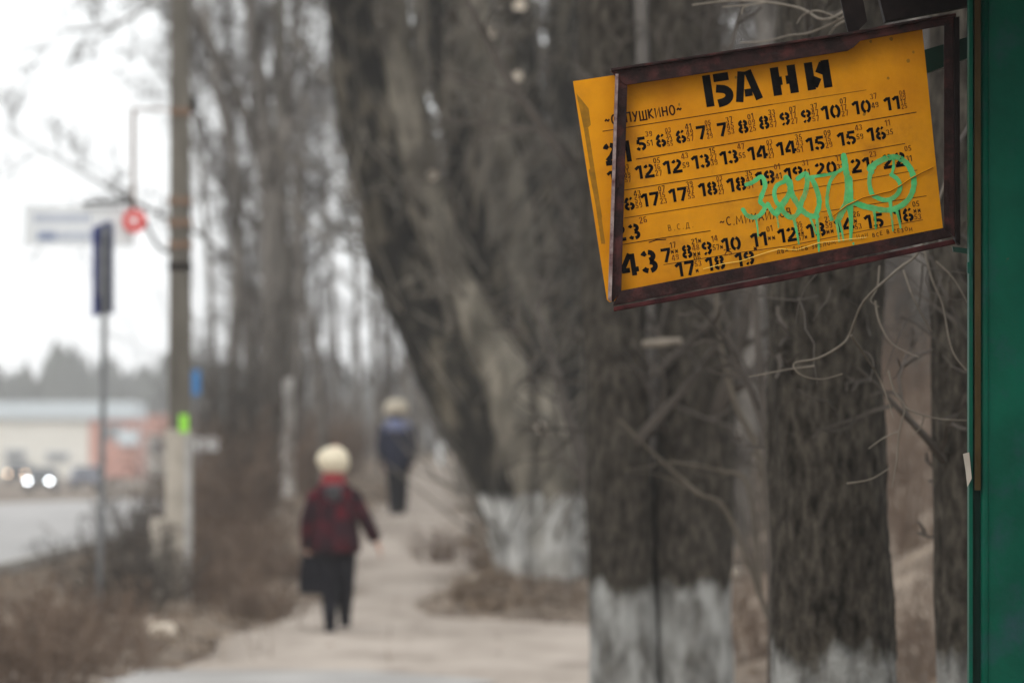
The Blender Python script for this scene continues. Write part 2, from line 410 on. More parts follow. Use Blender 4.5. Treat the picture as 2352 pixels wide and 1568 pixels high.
# generic bare trees, four kinds built once and copied
def proto_tree(h, r, seed, fork=False, low=.3, kids=(7, 5), n=15, L=3.4):
    rg = random.Random(seed); t = thing('bare_tree', 'x', 'tree', (0, 0, 0)); tr = MB(); cr = MB()
    stems = [(Vector((0, 0, 1)), 1.0)]
    if fork: stems = [(Vector((-.14, .03, 1)), .85), (Vector((.16, -.04, 1)), .8), (Vector((.02, .12, 1)), .7)]
    for d, s in stems:
        pts = wander((0, 0, -.2), d, h * s, 11, .045, .04, rg)
        rad = [r * s * (1.25 if i == 0 else 1) * (1 - .82 * (i / 11) ** 1.1) for i in range(12)]
        bark_trunk(tr, pts, rad, 9, .09, seed)
        ramify(cr, pts, rad, n, L * s, 0, rg, .011, low, kids, (.4, .85), .09)
    tr.build('trunk', M['bark_grey'], t); tag(cr.build('branches', M['twig'], t), kind='stuff')
    return t
protos = [proto_tree(14, .10, 41, low=.42, n=24, kids=(9, 6), L=3.2), proto_tree(12, .10, 42, True, n=12, low=.36, kids=(8, 6)), proto_tree(15, .24, 43, low=.2, n=18), proto_tree(9, .1, 44, low=.15, n=14, L=2.4)]
used = [False] * 4
def put_tree(k, px, Y, label, group=None, s=1.0, z=None, rot=None):
    x = (px - 1176) / F * Y
    o = copy_tree(protos[k]) if used[k] else protos[k]
    used[k] = True
    o.location = (x, Y, (gz(x, Y) if z is None else z) - .05)
    o.rotation_euler = (0, 0, rng.random() * 6.28 if rot is None else rot); o.scale = (s, s, s)
    o['label'] = label
    if group: o['group'] = group
    elif 'group' in o: del o['group']
    return o
YT = 80.0
stems_tree('bare_tree', 'grey bare tree with a straight stout trunk between the two poles, crown spreading out', 'tree', P(622, 1110, YT), [
    [(622, 1150, YT, .19), (622, 1000, YT, .17), (624, 700, YT, .165), (618, 420, YT, .15), (604, 230, YT, .12), (580, 60, YT, .10), (560, -200, YT, .07), (545, -500, YT, .03)],
    [(620, 470, YT, .10), (588, 330, YT, .09), (545, 220, YT + .3, .075), (480, 90, YT + .5, .06), (425, -40, YT + .8, .04)],
    [(624, 540, YT, .09), (652, 330, YT - .3, .08), (672, 150, YT - .4, .06), (690, -60, YT - .6, .04)]],
    M['bark_grey'], twigs=(11, 2.4), kids=(7, 4), seed=21, sides=10, rmin=.011)
stems_tree('bare_tree', 'thin crooked bare tree bending right beside the pale-footed pole', 'tree', P(742, 1110, 84), [
    [(745, 1130, 84, .075), (738, 930, 84, .07), (716, 770, 84, .065), (694, 650, 84, .06), (690, 450, 84, .05), (700, 200, 84, .04), (720, -100, 84, .02)]],
    M['bark_grey'], twigs=(14, 1.9), kids=(6, 4), seed=22, sides=8, rmin=.010)
stems_tree('bare_tree', 'slender bare tree just right of the utility pole, leaning right as it rises', 'tree', P(532, 1110, 76), [
    [(530, 1130, 76, .09), (534, 900, 76, .085), (545, 650, 76, .075), (540, 400, 76, .06), (500, 200, 76, .05), (470, 0, 76, .04), (450, -300, 76, .02)],
    [(542, 610, 76, .035), (460, 540, 74, .03), (380, 500, 73, .027), (290, 455, 72, .024), (150, 372, 71, .018), (0, 290, 70, .011)],
    [(490, 140, 76, .035), (430, 20, 74, .03), (360, 10, 73, .028), (250, 62, 72, .024), (130, 72, 71, .014)]],
    M['bark_grey'], twigs=(11, 1.9), kids=(6, 4), seed=23, sides=8, rmin=.010)
for k, px, Y, s in ((0, 655, 128, 1.0), (1, 700, 140, 1.0), (0, 775, 142, 1.0), (0, 830, 132, .9), (0, 865, 142, 1.05), (1, 905, 135, .9), (3, 960, 150, 1.2), (3, 600, 165, 1.1), (3, 690, 112, .6), (3, 800, 122, .6), (0, 930, 165, 1.2), (1, 590, 100, .9), (0, 570, 112, 1.0), (1, 640, 104, .85), (0, 680, 98, .9), (0, 500, 118, 1.0), (3, 500, 150, .6), (3, 870, 105, .5)):
    put_tree(k, px, Y, 'hazy grey bare tree far along the path beyond the two walkers', 'far bare trees along the path', s)
for k, px, Y, s in ((2, 1080, 92, 1.0), (0, 1180, 84, 1.1), (1, 1290, 80, 1.1), (2, 1390, 72, .9), (0, 1470, 66, .9), (1, 1560, 78, 1.0), (2, 1660, 70, .9), (0, 1745, 62, .9), (3, 1830, 56, 1.1), (1, 1960, 68, .9), (2, 2070, 74, .9), (3, 2150, 60, 1.1), (0, 2215, 82, 1.0), (0, 2110, 52, .8), (3, 1350, 68, 1.2), (3, 1240, 70, 1.2), (3, 1700, 48, .9), (2, 2300, 64, .9)):
    put_tree(k, px, Y, 'bare grey tree in the crowded wood behind the yellow sign', 'bare trees of the wood behind the sign', s)

# the mass of the wood: stems and brush nobody could count
wd = MB()
def wood(n, x0, x1, y0, y1, h0, h1):
    for i in range(n):
        y = rng.uniform(y0, y1); x = rng.uniform(x0, x1) * y / 100.0
        h = rng.uniform(h0, h1); r = .012 * h * rng.uniform(.4, 1.1)
        q = wander((x, y, gz0(x, y) - .1), (rng.gauss(0, .12), rng.gauss(0, .12), 1), h, 5, .07, .03)
        rr = [r * (1 - .15 * j) for j in range(6)]
        wd.tube(q, rr, 4, cap=False)
        ramify(wd, q, rr, 9, h * .26, 0, rng, .011, .12, (5,), (.4, 1.0), .05)
wood(420, .6, 12, 84, 150, 6, 13)
wood(200, .9, 12, 62, 92, 2.5, 6)
wood(110, -3.6, 1.2, 190, 300, 5, 9)
tag(wd.build('woodland', M['twig']), kind='stuff')

# far forest on the horizon
ff = MB(); 
for i in range(1500):
    y = rng.uniform(640, 760); x = rng.uniform(-110, 60); h = rng.uniform(10.5, 13.5) + .7 * math.sin(x * .13) + .6 * math.sin(x * .41) + (2.0 if abs(x + 57) < 1.0 else 0)
    w = h * rng.uniform(.13, .2); z = -2.0; con = rng.random() < .12
    for lev in range(4):
        f0 = .1 + .22 * lev; ww = w * (1 - .22 * lev) if con else w * (1.3 if lev < 3 else .7)
        rr = [(x + ww * math.cos(a) * rng.uniform(.6, 1.2), y + ww * math.sin(a), z + h * f0 + rng.uniform(-.5, .3)) for a in np.arange(0, 6.28, 1.05)]
        b = len(ff.v); ff.v.extend(rr + [(x + rng.gauss(0, .15), y, z + h * (f0 + .34))]); ff.f.extend([(b + j, b + (j + 1) % 6, b + 6) for j in range(6)]); ff.mi.extend([0] * 6)
M['conifer'] = mat('conifer', (.045, .052, .045), (.09, .10, .082), scale=.3, rough=.95, spec=.1)
tag(ff.build('far_forest', M['conifer']), kind='stuff')

# ------------------------------------------------------------------ shrubs on the verge
def shrub(label, x, y, h, n, spread, seed, material='twig_brown', r=.007, group=None, lean=.8):
    rg = random.Random(seed); b = MB(); z = gz(x, y)
    for i in range(n):
        a = rg.random() * 6.28; s = rg.uniform(0, .35) * spread
        k_ = rg.uniform(.1, lean); d = Vector((math.cos(a) * k_, math.sin(a) * k_, 1))
        l = h * rg.uniform(.5, 1.1); q = wander((x + math.cos(a) * s, y + math.sin(a) * s, z - .05), d, l, 5, .13, .02, rg)
        rr = [r * (1.3 - .2 * j) for j in range(6)]; b.tube(q, rr, 3, cap=False)
        ramify(b, q, rr, 6, l * .4, 1, rg, r * .7, .2, (0, 3), (.4, 1.0), .03)
    o = b.build('shrub', M[material], base=(x, y, z)); tag(o, label, 'shrub', group)
    return o
for i, (px, Y, h, n, sp, mt, lb) in enumerate((
    (30, 32, .7, 90, 1.3, 'twig_brown', 'low dark dry shrub in the bottom left corner'),
    (150, 36, .45, 80, 1.6, 'twig_brown', 'low dry shrub between the corner shrub and the blue stop post'),
    (300, 47, .95, 80, 1.0, 'twig', 'dark twiggy shrub between the blue stop post and the utility pole'),
    (335, 56, 1.3, 44, 1.0, 'twig', 'tall dark shrub just left of the utility pole foot'),
    (480, 50, .6, 80, 1.5, 'twig_brown', 'low brown shrub right of the utility pole foot'),
    (590, 47, .4, 80, 1.0, 'twig_brown', 'lowest dry shrub at the path edge left of the red-coated walker'),
    (520, 62, 1.7, 110, 1.6, 'twig_brown', 'big dark bare shrub behind the pole, nearest of the tall ones'),
    (555, 72, 3.2, 110, 1.2, 'twig', 'tallest dark bare shrub, right of the utility pole'),
    (600, 66, .45, 50, 1.0, 'twig_brown', 'brown shrub in front of the pale-footed pole'),
    (735, 88, 1.5, 80, 1.0, 'twig_brown', 'brownish shrub right of the pale-footed pole, behind the cream beret'),
    (790, 104, 1.6, 60, 1.8, 'twig_brown', 'distant brown shrub left of the walker in the navy jacket'),
    (190, 40, .5, 40, 1.6, 'twig_brown', 'dry brown shrub at the foot of the blue stop post'),
    (420, 60, 1.0, 80, 1.4, 'twig_brown', 'brown shrub directly behind the foot of the near utility pole'),
    (540, 55, .75, 90, 1.1, 'twig_brown', 'brown shrub between the utility pole and the red coat, before taller dark shrubs'),
    (640, 58, .45, 80, .8, 'twig_brown', 'brown shrub nearest the path edge just beyond the red-coated walker'),
    (585, 80, .9, 80, .8, 'twig_brown', 'reddish brown brush just left of the foot of the pale-footed pole'),
    (705, 98, 1.5, 90, .8, 'twig_brown', 'reddish brown brush just right of the foot of the pale-footed pole'),
    (1030, 62, .55, 40, .8, 'twig_brown', 'small dry shrub on the earth heap left of the leaning tree'),
    (1750, 44, 1.6, 40, 1.6, 'twig', 'grey shrub between the twin-trunk tree and the thick trunk'),
    (2090, 40, 2.0, 50, 1.8, 'twig_brown', 'tangled brown shrub on the bank between the thick and the slim trunk'),
    (1740, 36, .7, 50, 1.0, 'twig_brown', 'low brown shrub low in the gap between the twin-trunk tree and the thick trunk'),
    (2110, 33, .9, 60, 1.2, 'twig_brown', 'low brown shrub low in the gap left of the slim trunk'),
    (2120, 50, 1.5, 70, 1.5, 'twig', 'grey upright shrub high on the bank below the pale blue shed'),
    (1400, 58, 1.8, 60, 1.6, 'twig', 'grey shrub behind the twin-trunk tree beside the leaning tree'))):
    shrub(lb, (px - 1176) / F * Y, Y, h, n, sp, 100 + i, mt, lean=.8 if h < 1.1 else (.45 if h < 2.2 else .16))

# pale saplings that cross behind the sign
def sapling(label, stems, material, r, seed, tw=5):
    rg = random.Random(seed); b = MB(); first = P(*stems[0][0])
    for st in stems:
        pts = [Vector(q) for q in spline([P(*k) for k in st], 5)]
        n = len(pts); rr = [r * (1 - .6 * i / n) for i in range(n)]
        b.tube(pts, rr, 6)
        if tw: ramify(b, pts, rr, 3, .35, 2, rg, .0035, .3, (), (.4, .9), .04)
    return tag(b.build('sapling', M[material], base=first), label, 'sapling')
sapling('leaning brown sapling with pale stem between twin-trunk and thick-trunk trees', [[(1800, 1830, 19, ), (1765, 1210, 19), (1742, 1040, 19), (1690, 930, 19), (1655, 780, 19), (1640, 600, 19)]], 'twig_stem', .018, 5)
sapling('low forked sapling leaning left across the twin-trunk tree', [[(1880, 1760, 20), (1690, 1215, 20), (1600, 1130, 20), (1500, 1040, 20), (1420, 960, 20)], [(1745, 1370, 20), (1720, 1120, 20), (1650, 1080, 20), (1540, 1060, 20)]], 'twig_stem', .013, 6)
sapling('upright grey sapling just left of the thick trunk', [[(1770, 2000, 18), (1775, 1300, 18), (1760, 1000, 18), (1735, 700, 18), (1725, 300, 18)]], 'twig', .024, 7)
sapling('thin straight pale sapling rising above the left end of the sign', [[(1395, 1500, 27), (1385, 800, 27), (1381, 300, 27), (1378, -100, 27)]], 'twig_pale', .028, 9, 4)

# fine hanging twigs of a branch overhead, just behind the sign
def twig(keys, Y, r):
    pts = [Vector(q) for q in spline([P(a, b, Y + dy) for a, b, dy in keys], 4)]
    n = len(pts); return pts, [r * (1 - .55 * i / n) for i in range(n)]
hb_ = thing('hanging_branch', 'thin pale crooked twigs hanging beside the green shelter below the sign', 'branch', P(2150, 560, 12.4))
for keys, r in (
    ([(2200, 330, 0), (2120, 560, 0), (2060, 620, 0), (1985, 690, 0), (1955, 760, .1), (1935, 790, .1), (1880, 822, .15), (1828, 832, .2), (1826, 848, .2), (1850, 865, .2), (1890, 870, .2), (1935, 858, .2)], .0034),
    ([(1955, 770, .1), (1990, 820, .15), (2020, 870, .2), (2040, 920, .2), (2052, 960, .2)], .0028),
    ([(2120, 560, .1), (2140, 640, .1), (2165, 700, .1), (2180, 780, .1), (2195, 820, .1), (2220, 850, .1)], .0030),
    ([(2075, 620, .2), (2100, 690, .2), (2140, 760, .3)], .0026),
    ([(2010, 690, .3), (2020, 740, .3), (2050, 790, .3), (2110, 820, .3)], .0028),
    ([(2040, 850, .3), (2055, 900, .3), (2078, 935, .3), (2065, 990, .3), (2060, 1050, .3), (2048, 1120, .3)], .0030),
    ([(2078, 935, .3), (2110, 950, .3), (2160, 962, .3), (2225, 965, .3)], .0026),
    ([(2122, 953, .3), (2115, 980, .3), (2095, 1000, .3)], .0020),
    ([(2065, 990, .3), (2030, 1005, .3), (1995, 1030, .3)], .0022),
    ([(2150, 600, .1), (2190, 640, .1), (2225, 700, .1)], .0026),
    ([(2020, 610, .2), (2015, 660, .2), (2000, 690, .2), (2020, 705, .2)], .0026),
    ([(1945, 1110, .3), (2000, 1100, .3), (2042, 1075, .3)], .0024),
    ([(1870, 840, .4), (1800, 850, .4), (1720, 865, .4)], .0026)):
    br = MB(); br.tube(*twig(keys, 12.2, r * 1.0), 5); br.build('twig', M['twig_pale'], hb_)
rg_ = random.Random(77)
for i in range(20):
    br = MB(); a, b = rg_.uniform(1780, 2220), rg_.uniform(470, 900); q = wander(P(a, b, 12.6 + rg_.uniform(-.3, 2.0)), (rg_.gauss(0, .8), rg_.gauss(0, .6), -.8), rg_.uniform(.10, .36), 5, .28, 0, rg_)
    br.tube(q, [.0024, .0022, .002, .0018, .0015, .001], 4); br.build('twig', M['twig'], hb_)
# the limb they hang from, up behind the shelter roof
br = MB(); br.tube([P(2420, -120, 12.8), P(2330, 100, 12.6), P(2260, 240, 12.4), P(2200, 330, 12.2)], [.016, .012, .008, .005], 7)
for k in (0, 1): br.tube([P(2200, 330, 12.2), P(2150, 480, 12.3 + k * .2), P(2120 + 40 * k, 560, 12.3)], [.005, .0045, .004], 5)
br.build('limb', M['twig'], hb_)
hb_ = thing('hanging_branch', 'thin pale twigs crossing just above the top edge of the sign', 'branch', P(1740, 10, 12.8))
for keys, r in (
    ([(2060, -60, 0), (1950, 20, 0), (1890, 45, 0), (1840, 20, .1), (1760, 5, .1), (1680, 2, .2), (1590, 12, .2)], .0042),
    ([(1950, 20, 0), (1930, 45, 0), (1860, 75, .1), (1810, 82, .1), (1760, 95, .2), (1700, 98, .2)], .0036),
    ([(1760, 5, .1), (1720, 12, .1), (1660, 16, .1)], .0028),
    ([(1960, 40, 0), (1920, 60, 0), (1890, 100, .1), (1850, 112, .1)], .0030),
    ([(1930, 45, 0), (1880, 25, 0), (1845, 35, .1), (1830, 55, .1)], .0028),
    ([(1720, 12, .1), (1706, 20, .1), (1704, 34, .1)], .0026)):
    bt = MB(); bt.tube(*twig(keys, 12.6, r), 5); bt.build('twig', M['twig_pale'], hb_)
# broken branch stuck on the twin tree, a pale peeled stick
bs = MB(); bs.tube([P(1475, 790, 23.5), P(1520, 786, 23.5), P(1566, 783, 23.5)], [.016, .02, .015], 8)
tag(bs.build('peeled_stick', M['twig_pale'], base=P(1520, 786, 23.5)), 'short pale peeled stick caught level on the twin-trunk tree below the sign', 'stick')
for px, py, Y, r, lb in ((1690, 1207, 46, .1, 'pale round stone on the bank between the twin-trunk tree and the thick trunk'),
                         (1100, 1378, 53, .13, 'pale stone beside the foot of the leaning tree'),
                         (375, 1493, 41, .12, 'pale stone among dry leaves at the lower left')):
    p = P(px, py, Y); p.z = gz(p.x, p.y) + r * .35; b = MB(); rr = []
    for i in range(1, 6):
        t = math.pi * i / 6; rr.append([p + Vector((math.cos(a) * math.sin(t) * r * rng.uniform(.9, 1.2), math.sin(a) * math.sin(t) * r * rng.uniform(.8, 1.1), -math.cos(t) * r * .7)) for a in np.arange(0, 6.2, .7)])
    b.rings(rr); tag(b.build('stone', M['cut_wood'], base=p, smooth=True), lb, 'stone')

# ------------------------------------------------------------------ bus shelter (green sheet end wall, roof)
def vmat(name, c1, c2, **k): M[name] = mat(name, c1, c2, **k); return M[name]
vmat('green_paint', (.0008, .062, .038), (.0015, .094, .057), scale=5, detail=8, rough=.5, spec=.08, bump=.12, bscale=90)
# bluish worn patches in the green paint
def worn(m, colour, scale, lo, hi, amount):
    n = m.node_tree.nodes; l = m.node_tree.links; b = n['Principled BSDF']; src = b.inputs['Base Color'].links[0].from_socket
    tc = n.new('ShaderNodeTexCoord'); no = n.new('ShaderNodeTexNoise'); no.inputs['Scale'].default_value = scale; no.inputs['Detail'].default_value = 9; no.inputs['Roughness'].default_value = .65
    l.new(tc.outputs['Object'], no.inputs[0]); mr = n.new('ShaderNodeMapRange'); mr.inputs[1].default_value = lo; mr.inputs[2].default_value = hi; mr.inputs[4].default_value = amount
    l.new(no.outputs[0], mr.inputs[0]); mx = n.new('ShaderNodeMix'); mx.data_type = 'RGBA'; l.new(mr.outputs[0], mx.inputs[0]); l.new(src, mx.inputs[6]); mx.inputs[7].default_value = (*colour, 1)
    l.new(mx.outputs[2], b.inputs['Base Color']); return m
worn(M['green_paint'], (.035, .055, .085), 7, .52, .70, .55)
worn(M['green_paint'], (.10, .055, .03), 38, .68, .74, .8)
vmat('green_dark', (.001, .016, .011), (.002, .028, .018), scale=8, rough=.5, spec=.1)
vmat('rust_stripe', (.035, .024, .010), (.075, .052, .022), scale=14, rough=.9, spec=.1, stretch=(1, 1, .3))
vmat('roof_steel', (.008, .008, .009), (.02, .02, .021), scale=6, rough=.7, spec=.1)
YS = 10.2
ex = P(2262, 800, YS).x; ox = P(2226, 800, YS).x
sh = thing('bus_shelter', 'green sheet-metal bus shelter filling the right edge, the sign hung from it', 'shelter', (ex, YS, 0))
b = MB()                                                # end wall sheet with pressed ribs
for k in range(5):
    x0 = ex + .004 + k * .32; b.box((x0 + .158, YS + .012, 1.35), (.316, .014, 2.56))
b.build('wall_sheet', M['green_paint'], sh)
b = MB()
for k in range(1, 5): b.tube([(ex + .004 + k * .32, YS + .004, .06), (ex + .004 + k * .32, YS + .004, 2.62)], [.008, .008], 8)
b.build('wall_seam', M['green_paint'], sh)
b = MB(); b.tube([(ex + .001, YS + .008, .0), (ex + .001, YS + .008, 2.62)], [.0085, .0085], 14); b.build('corner_roll', M['green_paint'], sh, smooth=True)
b = MB(); b.box((ex - .0185, YS + .03, 1.25), (.024, .03, 2.5)); b.build('corner_channel', M['green_dark'], sh)
b = MB(); zt = P(0, 1125, YS).z; b.box((ex - .0145, YS - .006, (zt + 2.5) / 2), (.0115, .006, 2.5 - zt)); b.build('corner_strip', M['rust_stripe'], sh)
b = MB(); b.box((ox + .0035, YS + .02, 1.25), (.007, .04, 2.5)); b.build('corner_post', M['green_paint'], sh)
b = MB()                                                # posts, back wall, roof beyond the frame
b.box((ex + 1.6, YS + .04, 1.25), (.05, .05, 2.5)); b.build('corner_post', M['green_paint'], sh)
b = MB(); b.box((ex + 1.61, YS + 2.0, 1.25), (.02, 3.7, 2.4)); b.build('back_wall', M['green_paint'], sh)
b = MB(); b.prism([(ex - .20, 11.7, 2.63), (ex - .20, 6.6, 2.36), (ex - .20, 6.6, 2.42), (ex - .20, 11.7, 2.69)], (1.42, 0, 0)); b.build('roof', M['roof_steel'], sh)  # out of view, stretched forward and sloped low to shade the sign's upper right
b = MB()                                                # hanger plate and strap that carry the sign, dark steel
b.prism([P(2006, -60, 10.36), P(2034, 50, 10.36), P(2205, 18, 10.36), P(2250, 8, 10.36), P(2250, -60, 10.36)], (0, .05, 0))
b.build('hanger_plate', M['dark_steel'], sh)
b = MB(); b.prism([P(1922, -40, 10.37), P(1949, 78, 10.37), P(1968, 74, 10.37), P(1992, 50, 10.37), P(1975, -40, 10.37)], (0, .02, 0)); b.build('hanger_strap', M['dark_steel'], sh)
b = MB(); b.prism([P(2040, 200, 10.62), P(2240, 128, 10.55), P(2240, 80, 10.55), P(2040, 140, 10.62)], (0, .06, 0)); b.build('support_beam', M['green_dark'], sh)
b = MB(); b.prism([P(2188, 566, 10.36), P(2232, 572, 10.3), P(2232, 584, 10.3), P(2190, 578, 10.36)], (0, .02, 0)); b.build('mounting_tab', M['green_dark'], sh)
b = MB(); b.prism([P(2222, 602, YS - .004), P(2231, 600, YS - .004), P(2231, 632, YS - .004), P(2222, 626, YS - .004)], (0, .012, 0)); b.build('hinge_lug', M['green_paint'], sh)
b = MB(); b.prism([P(2212, 1042, YS - .008), P(2226, 1038, YS - .008), P(2232, 1098, YS - .008), P(2222, 1118, YS - .008), P(2218, 1080, YS - .008)], (0, .002, .0)); tag(b.build('paper_scrap', M['concrete_pale'], base=P(2222, 1080, YS)), 'torn scrap of pale paper glued to the edge of the green shelter post', 'paper')

# ------------------------------------------------------------------ the timetable sign
vmat('frame_paint', (.011, .006, .0055), (.032, .014, .013), scale=26, detail=9, rough=.6, spec=.12, bump=.2, bscale=120)
worn(M['frame_paint'], (.10, .030, .026), 22, .48, .66, .7)
vmat('frame_edge', (.09, .028, .028), (.34, .27, .25), scale=40, detail=8, rough=.7)
vmat('frame_lip', (.022, .006, .007), (.075, .018, .018), scale=30, detail=8, rough=.7, spec=.1)
vmat('plate_yellow', (.54, .20, .002), (.72, .30, .003), scale=5, detail=9, c3=(.65, .26, .002), rough=.6, spec=.12, bump=.08, bscale=60)
worn(M['plate_yellow'], (.36, .11, .008), 9, .56, .80, .6)
worn(M['plate_yellow'], (.22, .09, .012), 4.5, .48, .72, .42)
worn(M['plate_yellow'], (.24, .10, .02), 90, .66, .76, .7)
vmat('ink', (.003, .003, .004), (.010, .009, .009), scale=60, rough=.8, spec=.03)
vmat('ink_brown', (.085, .022, .006), (.16, .05, .012), scale=60, rough=.8, spec=.03)
vmat('ink_dark_brown', (.03, .011, .006), (.06, .022, .01), scale=50, rough=.8, spec=.03)
vmat('spray_green', (.06, .46, .13), (.12, .58, .21), scale=30, detail=8, rough=.55)
worn(M['spray_green'], (.22, .42, .08), 60, .58, .75, .6)
def thin_paint(m, scale, lo, hi, least):
    n = m.node_tree.nodes; l = m.node_tree.links; b = n['Principled BSDF']
    tc = n.new('ShaderNodeTexCoord'); no = n.new('ShaderNodeTexNoise'); no.inputs['Scale'].default_value = scale; no.inputs['Detail'].default_value = 8; l.new(tc.outputs['Object'], no.inputs[0])
    mr = n.new('ShaderNodeMapRange'); mr.inputs[1].default_value = lo; mr.inputs[2].default_value = hi; mr.inputs[3].default_value = least; mr.inputs[4].default_value = .95
    l.new(no.outputs[0], mr.inputs[0]); l.new(mr.outputs[0], b.inputs['Alpha'])
thin_paint(M['spray_green'], 22, .34, .56, .5)
vmat('smudge', (.22, .11, .012), (.38, .17, .012), scale=40, rough=.8, spec=.1)
vmat('film_pale', (.66, .40, .05), (.74, .48, .10), scale=50, rough=.6)

YF, YP = 10.36, 10.40
sg = thing('timetable_sign', 'yellow bus timetable plate skewed in a dark red sagging metal frame, green graffiti across it', 'sign', P(1790, 380, YP))
def poly(px, Y, d, mats, name, parent=None, bevel=0):
    b = MB(); b.prism([P(x, y, Y) for x, y in px], (0, d, 0)); o = b.build(name, mats, parent or sg)
    if bevel:
        md = o.modifiers.new('bevel', 'BEVEL'); md.width = bevel; md.segments = 2
    return o
poly([(1404, 164), (1700, 118), (1960, 79), (2100, 52), (2196, 36), (2196, 54), (2118, 68), (1976, 94), (1962, 108), (1947, 117), (1700, 156), (1437, 196), (1416, 180)], YF, .006, M['frame_paint'], 'frame_bar', bevel=.0012)
poly([(1403, 157), (1700, 112), (1960, 72), (2100, 46), (2196, 30), (2196, 36), (2100, 52), (1960, 78.5), (1700, 117.5), (1404, 163.5)], YF - .012, .05, M['frame_paint'], 'frame_bar', bevel=.001)
poly([(1420, 170), (1441, 196), (1427, 668), (1408, 694), (1404, 690)], YF + .002, .006, M['frame_paint'], 'frame_bar', bevel=.001)
poly([(1414, 170), (1420.5, 170), (1404.5, 692), (1397, 686)], YF - .010, .045, M['frame_edge'], 'frame_bar')
poly([(1424, 668), (1800, 595), (2168, 523), (2188, 544), (1800, 627), (1407, 702)], YF, .006, M['frame_paint'], 'frame_bar', bevel=.0012)
poly([(1409, 705), (1800, 630.5), (2190, 549), (2196, 560), (1800, 645), (1410, 715)], YF - .014, .018, M['frame_lip'], 'frame_bar', bevel=.002)
poly([(2168, 56), (2190, 52), (2193, 546), (2168, 524)], YF + .003, .006, M['frame_paint'], 'frame_bar', bevel=.001)
poly([(2191, 40), (2204, 38), (2206, 562), (2194.5, 552)], YF - .01, .05, M['dark_steel'], 'frame_bar', bevel=.001)

PLATE = [(1316, 187), (1560, 150.5), (1840, 108), (2118, 65), (2131, 190), (2147, 350), (2166, 526), (2167, 538), (1800, 612), (1420, 689), (1400, 694), (1394, 688)]
plate = poly(PLATE, YP, .0025, M['plate_yellow'], 'plate')

AN = R(8.85); CA, SA = math.cos(AN), math.sin(AN)
def onplate(x0, y0, u, v, dy=0.0006):
    """u right, v up along the plate from pixel x0, y0"""
    return P(x0 + u * CA - v * SA, y0 - u * SA - v * CA, YP - dy)

def ribbon(pts, w):
    """2-D polyline -> quads of width w (butt ends, mitred joints); w may be a list"""
    n = len(pts); out = []
    W = w if isinstance(w, (list, tuple)) else [w] * n
    L, Rr = [], []
    for i in range(n):
        p = np.array(pts[i], float)
        t1 = np.array(pts[i], float) - np.array(pts[max(i - 1, 0)], float); t2 = np.array(pts[min(i + 1, n - 1)], float) - p
        if i == 0: t1 = t2
        if i == n - 1: t2 = t1
        t1 = t1 / (np.linalg.norm(t1) + 1e-9); t2 = t2 / (np.linalg.norm(t2) + 1e-9)
        t = t1 + t2; t = t / (np.linalg.norm(t) + 1e-9); nn = np.array([-t[1], t[0]])
        k = min(1.5, 1 / max(.4, float(np.dot(nn, [-t1[1], t1[0]]))))
        L.append(p + nn * W[i] / 2 * k); Rr.append(p - nn * W[i] / 2 * k)
    return [(L[i], L[i + 1], Rr[i + 1], Rr[i]) for i in range(n - 1)]

def arc(cx, cy, rx, ry, a0, a1, n=None):
    n = n or max(3, int(abs(a1 - a0) / 18)); return [(cx + rx * math.cos(R(a0 + (a1 - a0) * i / n)), cy + ry * math.sin(R(a0 + (a1 - a0) * i / n))) for i in range(n + 1)]

# glyph = (advance width, strokes in a box of height 1, stencil gaps included)
G = {
 '0': (.56, [arc(.28, .5, .19, .41, 100, 260), arc(.28, .5, .19, .41, -80, 80)]),
 '1': (.42, [[(.30, 0), (.30, 1)], [(.24, .93), (.04, .74)]]),
 '2': (.56, [arc(.27, .72, .185, .19, 172, 104), arc(.27, .72, .185, .19, 82, -25) + [(.30, .40), (.11, .20)], [(.03, .095), (.54, .095)]]),
 '3': (.54, [arc(.25, .73, .175, .18, 165, 108), arc(.25, .73, .175, .18, 84, -80), arc(.25, .285, .20, .195, 82, -80), arc(.25, .285, .20, .195, -104, -165)]),
 '4': (.60, [[(.36, .98), (.06, .33)], [(.02, .265), (.30, .265)], [(.43, 0), (.43, .97)], [(.47, .265), (.60, .265)]]),
 '5': (.55, [[(.12, .905), (.50, .905)], [(.14, .82), (.115, .50)], arc(.25, .31, .20, .22, 118, -80), arc(.25, .31, .20, .22, -104, -162)]),
 '6': (.56, [arc(.28, .29, .19, .2, 98, 262), arc(.28, .29, .19, .2, -80, 80), arc(.30, .5, .21, .41, 172, 104), arc(.28, .5, .19, .41, 74, 46)]),
 '7': (.52, [[(.03, .905), (.52, .905)], [(.44, .80), (.22, 0)]]),
 '8': (.56, [arc(.28, .735, .165, .175, 102, 258), arc(.28, .735, .165, .175, -78, 78), arc(.28, .275, .19, .185, 102, 258), arc(.28, .275, .19, .185, -78, 78)]),
 '9': (.56, [arc(.28, .71, .19, .2, 98, 262), arc(.28, .71, .19, .2, -80, 80), arc(.26, .5, .21, .41, -8, -76), arc(.28, .5, .19, .41, -106, -134)]),
 '*': (.62, [[(.06, .15), (.5, .75)], [(.06, .75), (.5, .15)], [(.0, .45), (.56, .45)]]),
}
